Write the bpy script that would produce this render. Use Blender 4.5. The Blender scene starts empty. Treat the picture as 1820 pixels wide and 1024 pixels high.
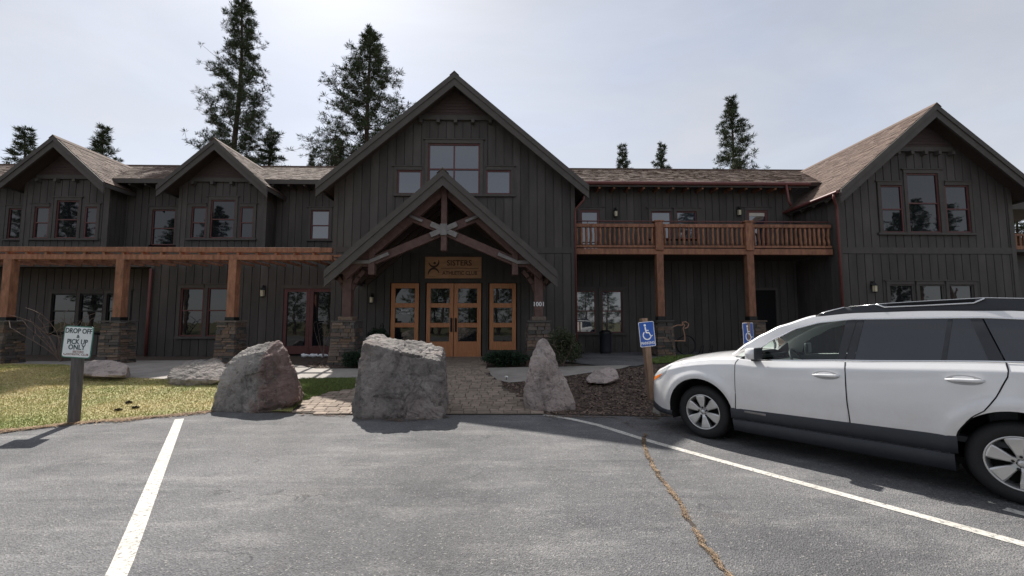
import bpy, bmesh, math, random
import numpy as np
from mathutils import Vector, Matrix, noise, Quaternion

# ------------------------------------------------------------------ camera, world, sun
SC = bpy.context.scene
COL = SC.collection
FPX, EYE = 760.0, 1.54
PITCH, YAW = math.atan(60/FPX), math.atan(15/FPX)
cam_d = bpy.data.cameras.new('camera')
cam_d.sensor_width = 36.0
cam_d.lens = FPX/1820*36.0
cam_d.clip_start, cam_d.clip_end = 0.05, 3000
cam_o = bpy.data.objects.new('camera', cam_d)
COL.objects.link(cam_o)
cam_o.location = (0, 0, EYE)
cam_o.rotation_euler = (math.pi/2+PITCH, 0, -YAW)
SC.camera = cam_o

SUN_AZ, SUN_EL = math.radians(-23.1), math.radians(46.8)     # azimuth from +Y towards +X
SUN_DIR = Vector((math.sin(SUN_AZ)*math.cos(SUN_EL), math.cos(SUN_AZ)*math.cos(SUN_EL), math.sin(SUN_EL)))
sun_d = bpy.data.lights.new('sun', 'SUN')
sun_d.energy, sun_d.angle, sun_d.color = 4.5, math.radians(0.6), (1.0, 0.95, 0.88)
sun_o = bpy.data.objects.new('sun', sun_d)
COL.objects.link(sun_o)
sun_o.location = (-10, 25, 40)
sun_o.rotation_euler = SUN_DIR.to_track_quat('Z', 'Y').to_euler()

W = bpy.data.worlds.new('World')
SC.world = W
W.use_nodes = True
nt = W.node_tree
nt.nodes.clear()
n_out = nt.nodes.new('ShaderNodeOutputWorld')
n_bg = nt.nodes.new('ShaderNodeBackground')
n_sky = nt.nodes.new('ShaderNodeTexSky')
n_sky.sky_type = 'NISHITA'
n_sky.sun_disc = False
n_sky.sun_elevation, n_sky.sun_rotation = SUN_EL, SUN_AZ
n_sky.altitude, n_sky.air_density, n_sky.dust_density, n_sky.ozone_density = 900, 1.0, 1.2, 1.5
n_bw = nt.nodes.new('ShaderNodeRGBToBW')
n_veil = nt.nodes.new('ShaderNodeMix'); n_veil.data_type = 'RGBA'; n_veil.blend_type = 'MULTIPLY'
n_veil.inputs[0].default_value = 1.0
n_veil.inputs[7].default_value = (0.955, 0.98, 1.045, 1)
n_mix = nt.nodes.new('ShaderNodeMix'); n_mix.data_type = 'RGBA'
n_tc = nt.nodes.new('ShaderNodeTexCoord')
n_map = nt.nodes.new('ShaderNodeMapping'); n_map.inputs['Scale'].default_value = (1.0, 2.6, 4.0)
n_map.inputs['Rotation'].default_value = (0.2, 0.1, 0.5)
n_no = nt.nodes.new('ShaderNodeTexNoise'); n_no.inputs['Scale'].default_value = 1.5
n_no.inputs['Detail'].default_value = 7; n_no.inputs['Roughness'].default_value = 0.55
n_mr = nt.nodes.new('ShaderNodeMapRange')
n_mr.inputs[1].default_value, n_mr.inputs[2].default_value = 0.3, 0.75
n_mr.inputs[3].default_value, n_mr.inputs[4].default_value = 0.68, 0.97
L = nt.links.new
L(n_tc.outputs['Generated'], n_map.inputs[0]); L(n_map.outputs[0], n_no.inputs['Vector'])
L(n_no.outputs[0], n_mr.inputs[0]); L(n_mr.outputs[0], n_mix.inputs[0])
n_ma = nt.nodes.new('ShaderNodeMath'); n_ma.operation = 'MULTIPLY_ADD'      # thin high cloud: evens the sky out
n_ma.inputs[1].default_value, n_ma.inputs[2].default_value = 0.42, 3.1
L(n_sky.outputs[0], n_bw.inputs[0]); L(n_bw.outputs[0], n_ma.inputs[0]); L(n_ma.outputs[0], n_veil.inputs[6])
L(n_sky.outputs[0], n_mix.inputs[6]); L(n_veil.outputs[2], n_mix.inputs[7])
n_map2 = nt.nodes.new('ShaderNodeMapping'); n_map2.inputs['Scale'].default_value = (1.0, 4.0, 5.0); n_map2.inputs['Rotation'].default_value = (0.5, 0.35, 0.3)
n_ci = nt.nodes.new('ShaderNodeTexNoise'); n_ci.inputs['Scale'].default_value = 1.3; n_ci.inputs['Detail'].default_value = 9; n_ci.inputs['Roughness'].default_value = .6
n_ci.inputs['Distortion'].default_value = .5
n_cr = nt.nodes.new('ShaderNodeMapRange')
for k_, v_ in enumerate((.38, .74, .975, 1.07)): n_cr.inputs[1+k_].default_value = v_
n_cm = nt.nodes.new('ShaderNodeMix'); n_cm.data_type = 'RGBA'; n_cm.blend_type = 'MULTIPLY'; n_cm.inputs[0].default_value = 1.0
n_cx = nt.nodes.new('ShaderNodeCombineXYZ')
L(n_tc.outputs['Generated'], n_map2.inputs[0]); L(n_map2.outputs[0], n_ci.inputs['Vector']); L(n_ci.outputs[0], n_cr.inputs[0])
for k_ in range(3): L(n_cr.outputs[0], n_cx.inputs[k_])
L(n_mix.outputs[2], n_cm.inputs[6]); L(n_cx.outputs[0], n_cm.inputs[7])
L(n_cm.outputs[2], n_bg.inputs[0]); L(n_bg.outputs[0], n_out.inputs[0])
n_bg.inputs[1].default_value = 0.10

vs = SC.view_settings
vs.view_transform, vs.look, vs.gamma, vs.exposure = 'Standard', 'None', 1.0, 0.68
vs.use_curve_mapping = False
SC.render.resolution_x, SC.render.resolution_y = 1024, 576
SC.cycles.max_bounces = 8
SC.cycles.caustics_reflective = SC.cycles.caustics_refractive = False
SC.cycles.transparent_max_bounces = 12

# ------------------------------------------------------------------ picture -> place
_r = Vector((math.cos(YAW), -math.sin(YAW), 0))
_f = Vector((math.sin(YAW)*math.cos(PITCH), math.cos(YAW)*math.cos(PITCH), math.sin(PITCH)))
_u = _r.cross(_f)
def ray(px, py):
    return _r*((px-910)/FPX) + _f + _u*((512-py)/FPX)
def P(px, py, Y):
    d = ray(px, py)
    return Vector((0, 0, EYE)) + d*(Y/d.y)
def PX(px, Y, py=450):
    return P(px, py, Y).x
def PZ(py, Y, px=900):
    return P(px, py, Y).z
PAD = 0.36
def sstep(t):
    t = max(0.0, min(1.0, t))
    return t*t*(3-2*t)
def gz(x, y):
    return PAD*sstep((y-6.9)/4.9)
def G(px, py):
    d = ray(px, py)
    Y = 8.0
    for _ in range(40):
        q = Vector((0, 0, EYE)) + d*(Y/d.y)
        z = gz(q.x, q.y)
        t = (z-EYE)/d.z
        Y = 0.5*Y + 0.5*(d.y*t)
    q = Vector((0, 0, EYE)) + d*(Y/d.y)
    return Vector((q.x, q.y, gz(q.x, q.y)))

# ------------------------------------------------------------------ mesh helpers
ORG = {}
class MB:
    def __init__(s):
        s.v, s.f = [], []
    def poly(s, pts):
        i = len(s.v)
        s.v += [tuple(p) for p in pts]
        s.f.append(tuple(range(i, i+len(pts))))
        return s
    def box(s, x0, x1, y0, y1, z0, z1):
        return s.hexa([(x0,y0,z0),(x1,y0,z0),(x1,y1,z0),(x0,y1,z0),(x0,y0,z1),(x1,y0,z1),(x1,y1,z1),(x0,y1,z1)])
    def hexa(s, p):
        i = len(s.v)
        s.v += [tuple(q) for q in p]
        s.f += [tuple(i+k for k in q) for q in ((3,2,1,0),(4,5,6,7),(0,1,5,4),(1,2,6,5),(2,3,7,6),(3,0,4,7))]
        return s
    def bar(s, a, b, w, h, up=(0,0,1)):
        a, b = Vector(a), Vector(b)
        d = (b-a).normalized()
        up = Vector(up)
        sx = d.cross(up).normalized()*(w/2)
        sz = sx.cross(d).normalized()*(h/2)
        return s.hexa([a-sx-sz, a+sx-sz, b+sx-sz, b-sx-sz, a-sx+sz, a+sx+sz, b+sx+sz, b-sx+sz])
    def prism(s, pts, vec):
        n, i, vec = len(pts), len(s.v), Vector(vec)
        s.v += [tuple(p) for p in pts] + [tuple(Vector(p)+vec) for p in pts]
        s.f.append(tuple(range(i, i+n))); s.f.append(tuple(range(i+2*n-1, i+n-1, -1)))
        for k in range(n):
            m = (k+1) % n
            s.f.append((i+m, i+k, i+n+k, i+n+m))
        return s
    def tube(s, path, rad, n=8, cap=True):
        path = [Vector(p) for p in path]
        if not hasattr(rad, '__len__'): rad = [rad]*len(path)
        i0 = len(s.v)
        ref = None
        for k, p in enumerate(path):
            d = (path[min(k+1, len(path)-1)]-path[max(k-1, 0)])
            d = d.normalized() if d.length > 1e-9 else Vector((0,0,1))
            if ref is None:
                ref = Vector((0,0,1)) if abs(d.z) < .9 else Vector((1,0,0))
            a = d.cross(ref)
            if a.length < 1e-6: a = d.orthogonal()
            a.normalize(); b = d.cross(a).normalized(); ref = a.cross(d)
            for q in range(n):
                t = 2*math.pi*q/n
                s.v.append(tuple(p+a*(rad[k]*math.cos(t))+b*(rad[k]*math.sin(t))))
        for k in range(len(path)-1):
            for q in range(n):
                m = (q+1) % n
                s.f.append((i0+k*n+q, i0+k*n+m, i0+(k+1)*n+m, i0+(k+1)*n+q))
        if cap:
            s.f.append(tuple(i0+q for q in range(n-1, -1, -1)))
            s.f.append(tuple(i0+(len(path)-1)*n+q for q in range(n)))
        return s
    def lathe(s, prof, c=(0,0,0), n=24, axis='z', closed=False):
        i0 = len(s.v)
        for r, h in prof:
            for q in range(n):
                t = 2*math.pi*q/n
                a, b = r*math.cos(t), r*math.sin(t)
                v = {'z': (a, b, h), 'y': (a, h, b), 'x': (h, a, b)}[axis]
                s.v.append((v[0]+c[0], v[1]+c[1], v[2]+c[2]))
        m = len(prof)
        for k in range(m if closed else m-1):
            for q in range(n):
                w = (q+1) % n
                k2 = (k+1) % m
                s.f.append((i0+k*n+q, i0+k*n+w, i0+k2*n+w, i0+k2*n+q))
        return s
    def grid(s, rows):
        i0, m = len(s.v), len(rows[0])
        for r in rows: s.v += [tuple(p) for p in r]
        for a in range(len(rows)-1):
            for b in range(m-1):
                s.f.append((i0+a*m+b, i0+a*m+b+1, i0+(a+1)*m+b+1, i0+(a+1)*m+b))
        return s
    def build(s, name, mat, parent=None, smooth=False, org=None, bevel=0.0, fix=True):
        if parent is not None: o = ORG.get(parent.name, Vector((0,0,0)))
        else: o = Vector(org) if org is not None else Vector((0,0,0))
        me = bpy.data.meshes.new(name)
        if o.length > 0:
            v = (np.array(s.v, dtype=float)-np.array(o)).tolist()
        else: v = s.v
        me.from_pydata(v, [], s.f)
        if fix and len(s.f) < 30000:
            bm = bmesh.new(); bm.from_mesh(me)
            bmesh.ops.recalc_face_normals(bm, faces=bm.faces)
            bm.to_mesh(me); bm.free()
        me.materials.append(mat)
        if smooth:
            me.polygons.foreach_set('use_smooth', [True]*len(me.polygons))
        ob = bpy.data.objects.new(name, me)
        COL.objects.link(ob)
        if parent is not None:
            ob.parent = parent
            ORG[ob.name] = o
        else:
            ob.location = o
            ORG[ob.name] = o
        if bevel:
            b = ob.modifiers.new('edge', 'BEVEL'); b.width = bevel; b.segments = 2; b.limit_method = 'ANGLE'
        return ob
def tag(o, label=None, cat=None, group=None, kind=None):
    if label: o['label'] = label
    if cat: o['category'] = cat
    if group: o['group'] = group
    if kind: o['kind'] = kind
    return o
def thing(name, loc, label, cat, group=None, rz=0):
    o = bpy.data.objects.new(name, None)
    o.empty_display_size = 0.2
    COL.objects.link(o)
    o.location = loc
    o.rotation_euler = (0, 0, rz)
    ORG[o.name] = Vector(loc) if not rz else Vector((0,0,0))
    return tag(o, label, cat, group)
def text_mesh(body, size, depth=0.004, align='CENTER'):
    c = bpy.data.curves.new('lettering', 'FONT')
    c.body, c.size, c.extrude, c.align_x = body, size, depth/2, align
    c.align_y = 'CENTER'
    c.resolution_u = 3
    c.offset = size*.018
    o = bpy.data.objects.new('lettering', c)
    COL.objects.link(o)
    dg = bpy.context.evaluated_depsgraph_get()
    me = bpy.data.meshes.new_from_object(o.evaluated_get(dg))
    bpy.data.objects.remove(o); bpy.data.curves.remove(c)
    return me
def put_text(body, size, parent, mat, loc, rot=(math.pi/2,0,0), sx=1.0, bold=0.0, name='lettering'):
    me = text_mesh(body, size)
    me.materials.clear(); me.materials.append(mat)
    o = bpy.data.objects.new(name, me)
    COL.objects.link(o)
    o.parent = parent
    o.location = loc; o.rotation_euler = rot; o.scale = (sx, 1, 1)
    return o

# ------------------------------------------------------------------ materials
def new_mat(name):
    m = bpy.data.materials.new(name)
    m.use_nodes = True
    t = m.node_tree
    b = t.nodes['Principled BSDF']
    return m, t, b
def nd(t, kind, **kw):
    n = t.nodes.new(kind)
    for k, v in kw.items():
        if k.startswith('i_'): n.inputs[k[2:].replace('_', ' ')].default_value = v
        else: setattr(n, k, v)
    return n
def mixc(t, fac, a, b, mode='MIX'):
    n = t.nodes.new('ShaderNodeMix'); n.data_type = 'RGBA'; n.blend_type = mode
    for s, v in ((0, fac), (6, a), (7, b)):
        if hasattr(v, 'links'): t.links.new(v, n.inputs[s])
        elif s == 0: n.inputs[0].default_value = v
        else: n.inputs[s].default_value = (v[0], v[1], v[2], 1)
    return n.outputs[2]
def mrange(t, v, a, b, c, d):
    n = t.nodes.new('ShaderNodeMapRange')
    t.links.new(v, n.inputs[0])
    for i, x in enumerate((a, b, c, d)): n.inputs[1+i].default_value = x
    return n.outputs[0]
def coord(t, stretch=(1,1,1), src='pos'):
    if src == 'pos': o = t.nodes.new('ShaderNodeNewGeometry').outputs['Position']
    else: o = t.nodes.new('ShaderNodeTexCoord').outputs['Object']
    mp = t.nodes.new('ShaderNodeMapping'); mp.inputs['Scale'].default_value = stretch
    t.links.new(o, mp.inputs[0])
    return mp.outputs[0]
def noi(t, vec, scale, detail=4, rough=.55):
    n = t.nodes.new('ShaderNodeTexNoise')
    n.inputs['Scale'].default_value, n.inputs['Detail'].default_value = scale, detail
    n.inputs['Roughness'].default_value = rough
    t.links.new(vec, n.inputs['Vector'])
    return n.outputs[0]
def add_bump(t, b, h, strength, dist=0.01):
    n = t.nodes.new('ShaderNodeBump')
    n.inputs['Strength'].default_value, n.inputs['Distance'].default_value = strength, dist
    t.links.new(h, n.inputs['Height']); t.links.new(n.outputs[0], b.inputs['Normal'])
def S(c, k): return (c[0]*k, c[1]*k, c[2]*k)
def M(name, c, rough=.75, var=.2, scale=5, stretch=(1,1,1), bump=.3, bscale=60, bdist=.004, rnd=0., isl=0., metal=0., c2=None, src='pos', spec=.4):
    m, t, b = new_mat(name)
    v = coord(t, stretch, src)
    n1 = noi(t, v, scale, 6, .6)
    f = mrange(t, n1, .3, .7, 0, 1)
    col = mixc(t, f, S(c, 1-var), c2 if c2 else S(c, 1+var))
    for on, sock in ((rnd, 'o'), (isl, 'i')):
        if on:
            r = t.nodes.new('ShaderNodeObjectInfo').outputs['Random'] if sock == 'o' else t.nodes.new('ShaderNodeNewGeometry').outputs['Random Per Island']
            k = mrange(t, r, 0, 1, 1-on, 1+on)
            cc = t.nodes.new('ShaderNodeCombineXYZ')
            for i in range(3): t.links.new(k, cc.inputs[i])
            col = mixc(t, 1.0, col, cc.outputs[0], 'MULTIPLY')
    t.links.new(col, b.inputs['Base Color'])
    b.inputs['Roughness'].default_value = rough
    b.inputs['Metallic'].default_value = metal
    b.inputs['Specular IOR Level'].default_value = spec
    if bump: add_bump(t, b, noi(t, v, bscale, 4), bump, bdist)
    return m
MT = {}
MT['siding'] = M('siding', (.078,.070,.066), .8, .22, 2.2, (1,1,.3), .35, 50, rnd=.16)
MT['trim'] = M('trim', (.080,.072,.066), .75, .12, 4, (1,1,1), .25, 40, rnd=.08)
MT['gable'] = M('gable_panel', (.078,.056,.052), .8, .2, 8, (1,1,6), .3, 50)
MT['redwood'] = M('redwood', (.27,.126,.076), .75, .38, 3, (4,4,1.2), .4, 40, rnd=.14)
MT['cedar'] = M('cedar_log', (.25,.115,.065), .75, .35, 5, (4,4,1), .5, 40, rnd=.3)
MT['truss'] = M('truss_timber', (.115,.068,.060), .75, .25, 4, (2,2,2), .4, 40, rnd=.1)
MT['plate'] = M('steel_plate', (.20,.185,.18), .5, .2, 9, metal=.4)
MT['doorwood'] = M('door_wood', (.50,.215,.095), .45, .2, 6, (6,6,.6), .15, 60)
MT['maroon'] = M('maroon_paint', (.115,.04,.04), .5, .12, 5, bump=.1)
MT['cream'] = M('cream_frame', (.6,.56,.5), .5, .1)
MT['black'] = M('black_metal', (.018,.018,.018), .45, .2, metal=.3)
MT['lampglass'] = M('lamp_glass', (.62,.56,.40), .35, .1, bump=0)
MT['whitelamp'] = M('white_lamp', (.85,.85,.82), .3, .05, bump=0)
MT['soffit'] = M('soffit', (.075,.055,.048), .8, .2, 4, (.4,6,6), .3)
MT['carved'] = M('carved_brown', (.06,.03,.02), .7, .1)
MT['signwood'] = M('sign_wood', (.42,.225,.12), .6, .2, 4, (.6,4,4), .2)
MT['greypost'] = M('weathered_post', (.11,.10,.10), .85, .3, 6, (5,5,.6), .5, 50)
MT['brownpost'] = M('brown_post', (.24,.16,.11), .85, .3, 6, (5,5,.6), .5, 50)
MT['signwhite'] = M('sign_white', (.84,.88,.88), .35, .05, bump=0)
MT['signgreen'] = M('sign_green', (.05,.20,.15), .4, .05, bump=0)
MT['signink'] = M('sign_ink', (.05,.08,.08), .5, .05, bump=0)
MT['signred'] = M('sign_red', (.35,.22,.20), .5, .05, bump=0)
MT['blue'] = M('sign_blue', (.015,.085,.38), .35, .08, bump=0)
MT['white'] = M('sign_symbol_white', (.82,.83,.85), .4, .04, bump=0)
MT['concrete'] = M('concrete', (.30,.275,.25), .85, .2, 2.2, bump=.3, bscale=90)
MT['snow'] = M('white_strip', (.85,.87,.9), .6, .05, bump=.5, bscale=20)
MT['soil'] = M('soil', (.075,.058,.045), .95, .35, 9, bump=.8, bscale=40, bdist=.02)
MT['mulch'] = M('mulch_chip', (.155,.112,.088), .95, .35, 14, bump=.3, isl=.6)
MT['mulchbed'] = M('mulch_bed', (.09,.066,.054), .95, .4, 20, bump=.9, bscale=50, bdist=.02)
MT['needles'] = M('dry_needles', (.30,.20,.125), .9, .3, 10, bump=0, isl=.45)
MT['straw'] = M('crack_straw', (.225,.160,.105), .9, .3, 10, bump=0, isl=.75)
MT['paver'] = M('paver', (.255,.205,.165), .9, .25, 12, bump=.5, bscale=90, rnd=.2, isl=.18)
MT['sand'] = M('joint_sand', (.10,.085,.07), .95, .2, 30)
MT['bark'] = M('pine_bark', (.085,.058,.045), .95, .4, 3, (4,4,1), .8, 12, .03)
MT['pine'] = M('pine_needles', (.050,.068,.030), .8, .3, .6, bump=0, isl=.5)
MT['juniper'] = M('juniper', (.022,.045,.024), .8, .3, 4, bump=0, isl=.55)
MT['leafbush'] = M('bush_leaf', (.05,.065,.03), .7, .3, 4, bump=0, isl=.5)
MT['twig'] = M('twig', (.19,.14,.12), .85, .25, 8, bump=0)
MT['gutter'] = M('gutter_red', (.16,.055,.05), .45, .12, 4, bump=.1)
MT['rubber'] = M('tyre_rubber', (.016,.016,.017), .7, .15, 8, bump=.3, bscale=120, src='obj')
MT['plastic'] = M('dark_cladding', (.030,.033,.040), .55, .1, 8, bump=.15, bscale=250, src='obj')
MT['alloy'] = M('alloy', (.58,.575,.57), .3, .08, 5, bump=0, metal=.75, src='obj')
MT['chrome'] = M('chrome', (.75,.75,.76), .18, .02, bump=0, metal=1., src='obj')
MT['lampshell'] = M('headlamp_shell', (.62,.64,.66), .12, .25, 30, bump=0, metal=.3, src='obj')
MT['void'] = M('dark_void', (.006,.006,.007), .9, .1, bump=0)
MT['interior'] = M('car_interior', (.05,.055,.06), .8, .1, bump=.1, src='obj')
MT['bikeframe'] = M('bike_rack_copper', (.50,.28,.18), .45, .12, bump=0)

def glass_mat(name, base, ior, rough=.02, wob=.0):
    m, t, b = new_mat(name)
    b.inputs['Base Color'].default_value = (*base, 1)
    b.inputs['Roughness'].default_value = rough
    b.inputs['IOR'].default_value = ior
    if wob: add_bump(t, b, noi(t, coord(t), 1.6, 2), wob, .01)
    return m
MT['pane'] = glass_mat('window_pane', (.008,.010,.013), 1.62, .015, .16)
MT['paneblue'] = glass_mat('upper_pane', (.022,.030,.047), 2.25, .02, .06)
MT['tint'] = glass_mat('privacy_glass', (.014,.018,.026), 1.72, .02)
def clear_glass(name, tint, f0):
    m, t, b = new_mat(name)
    t.nodes.remove(b)
    tr = nd(t, 'ShaderNodeBsdfTransparent'); tr.inputs[0].default_value = (*tint, 1)
    gl = nd(t, 'ShaderNodeBsdfGlossy'); gl.inputs['Roughness'].default_value = .02
    fr = nd(t, 'ShaderNodeFresnel'); fr.inputs[0].default_value = f0
    mx = nd(t, 'ShaderNodeMixShader')
    t.links.new(fr.outputs[0], mx.inputs[0]); t.links.new(tr.outputs[0], mx.inputs[1]); t.links.new(gl.outputs[0], mx.inputs[2])
    t.links.new(mx.outputs[0], t.nodes['Material Output'].inputs[0])
    return m
MT['carglass'] = clear_glass('car_glass', (.74,.82,.78), 1.5)
MT['lens'] = clear_glass('lamp_lens', (.9,.92,.95), 1.6)

def paint_mat():
    m, t, b = new_mat('white_car_paint')
    v = coord(t, (1,1,1), 'obj')
    dirt = mrange(t, noi(t, v, 2.5, 6, .6), .4, .8, 0, .35)
    sz = t.nodes.new('ShaderNodeSeparateXYZ'); t.links.new(v, sz.inputs[0])
    ad = t.nodes.new('ShaderNodeMath'); ad.operation = 'MULTIPLY_ADD'; ad.inputs[1].default_value = .5
    t.links.new(noi(t, v, 5, 8, .7), ad.inputs[0]); t.links.new(sz.outputs[2], ad.inputs[2])
    dust = mrange(t, ad.outputs[0], .62, 1.05, .6, 0)
    c0 = mixc(t, dirt, (.80,.80,.81), (.66,.655,.65))
    t.links.new(mixc(t, dust, c0, (.50,.47,.44)), b.inputs['Base Color'])
    b.inputs['Roughness'].default_value = .32
    b.inputs['Coat Weight'].default_value = 1.0
    b.inputs['Coat Roughness'].default_value = .06
    return m
MT['paint'] = paint_mat()
m, t, b = new_mat('amber_lens'); b.inputs['Base Color'].default_value = (.75,.20,.03,1); b.inputs['Roughness'].default_value = .15; MT['amber'] = m

def asphalt_mat():
    m, t, b = new_mat('asphalt')
    v = coord(t)
    base = mixc(t, mrange(t, noi(t, v, .55, 6, .62), .34, .68, 0, 1), (.104,.104,.109), (.166,.164,.166))
    base = mixc(t, mrange(t, noi(t, coord(t, (.5,1.6,1)), 1.6, 8, .7), .50, .75, 0, .7), base, (.27,.265,.26))
    stain = mrange(t, noi(t, coord(t, (.7,1.3,1)), 1.3, 9, .75), .54, .68, 0, .65)
    base = mixc(t, stain, base, (.07,.07,.075))
    big = mrange(t, noi(t, coord(t, (1,.55,1)), .33, 6, .6), .35, .65, .68, 1.24)
    cb = t.nodes.new('ShaderNodeCombineXYZ')
    for i in range(3): t.links.new(big, cb.inputs[i])
    base = mixc(t, 1.0, base, cb.outputs[0], 'MULTIPLY')
    mp = t.nodes.new('ShaderNodeMapping'); mp.inputs['Rotation'].default_value = (0, 0, .6); mp.inputs['Scale'].default_value = (.35, 3.2, 1); t.links.new(v, mp.inputs[0])
    base = mixc(t, mrange(t, noi(t, mp.outputs[0], 1.5, 9, .75), .54, .68, 0, .6), base, (.07,.07,.075))      # scuffs along the driving direction
    oil = mrange(t, noi(t, v, 2.1, 3, .5), .70, .76, 0, .55)
    base = mixc(t, oil, base, (.045,.045,.05))
    rust = mrange(t, noi(t, v, .9, 5, .6), .62, .78, 0, .35)
    base = mixc(t, rust, base, (.16,.13,.105))
    vo = t.nodes.new('ShaderNodeTexVoronoi'); vo.inputs['Scale'].default_value = 100; t.links.new(v, vo.inputs['Vector'])
    bw = t.nodes.new('ShaderNodeSeparateColor'); t.links.new(vo.outputs['Color'], bw.inputs[0])
    agg = mrange(t, bw.outputs[0], 0, 1, .70, 1.30)
    cc = t.nodes.new('ShaderNodeCombineXYZ')
    for i in range(3): t.links.new(agg, cc.inputs[i])
    base = mixc(t, 1.0, base, cc.outputs[0], 'MULTIPLY')
    spark = mrange(t, bw.outputs[1], .97, .98, 0, .4)
    base = mixc(t, spark, base, (.45,.43,.4))
    # hairline cracks
    v2 = t.nodes.new('ShaderNodeVectorMath'); v2.operation = 'ADD'
    n3 = t.nodes.new('ShaderNodeTexNoise'); n3.inputs['Scale'].default_value = 1.7; n3.inputs['Detail'].default_value = 5; t.links.new(v, n3.inputs['Vector'])
    sc = t.nodes.new('ShaderNodeVectorMath'); sc.operation = 'SCALE'; sc.inputs['Scale'].default_value = 1.2
    t.links.new(n3.outputs['Color'], sc.inputs[0]); t.links.new(v, v2.inputs[0]); t.links.new(sc.outputs[0], v2.inputs[1])
    ve = t.nodes.new('ShaderNodeTexVoronoi'); ve.feature = 'DISTANCE_TO_EDGE'; ve.inputs['Scale'].default_value = .38; t.links.new(v2.outputs[0], ve.inputs['Vector'])
    ck = mrange(t, ve.outputs['Distance'], .0, .006, 1, 0)
    gate = mrange(t, noi(t, v, .8, 3), .5, .6, 0, .75)
    mu = t.nodes.new('ShaderNodeMath'); mu.operation = 'MULTIPLY'; t.links.new(ck, mu.inputs[0]); t.links.new(gate, mu.inputs[1])
    base = mixc(t, mu.outputs[0], base, (.03,.03,.032))
    t.links.new(base, b.inputs['Base Color'])
    b.inputs['Roughness'].default_value = .82
    b.inputs['Specular IOR Level'].default_value = .35
    h = t.nodes.new('ShaderNodeMath'); h.operation = 'ADD'
    t.links.new(vo.outputs['Distance'], h.inputs[0]); t.links.new(noi(t, v, 7, 6, .7), h.inputs[1])
    add_bump(t, b, h.outputs[0], .85, .009)
    return m
MT['asphalt'] = asphalt_mat()
def linepaint_mat():
    m, t, b = new_mat('worn_line_paint')
    v = coord(t)
    w = mrange(t, noi(t, v, 30, 8, .8), .39, .50, 0, 1)
    c = mixc(t, mrange(t, noi(t, v, 3, 4), .3, .7, 0, 1), (.50,.48,.43), (.62,.60,.56))
    t.links.new(mixc(t, w, (.16,.155,.15), c), b.inputs['Base Color'])
    b.inputs['Roughness'].default_value = .8
    add_bump(t, b, noi(t, v, 90, 4), .5, .005)
    return m
MT['line'] = linepaint_mat()
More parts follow.
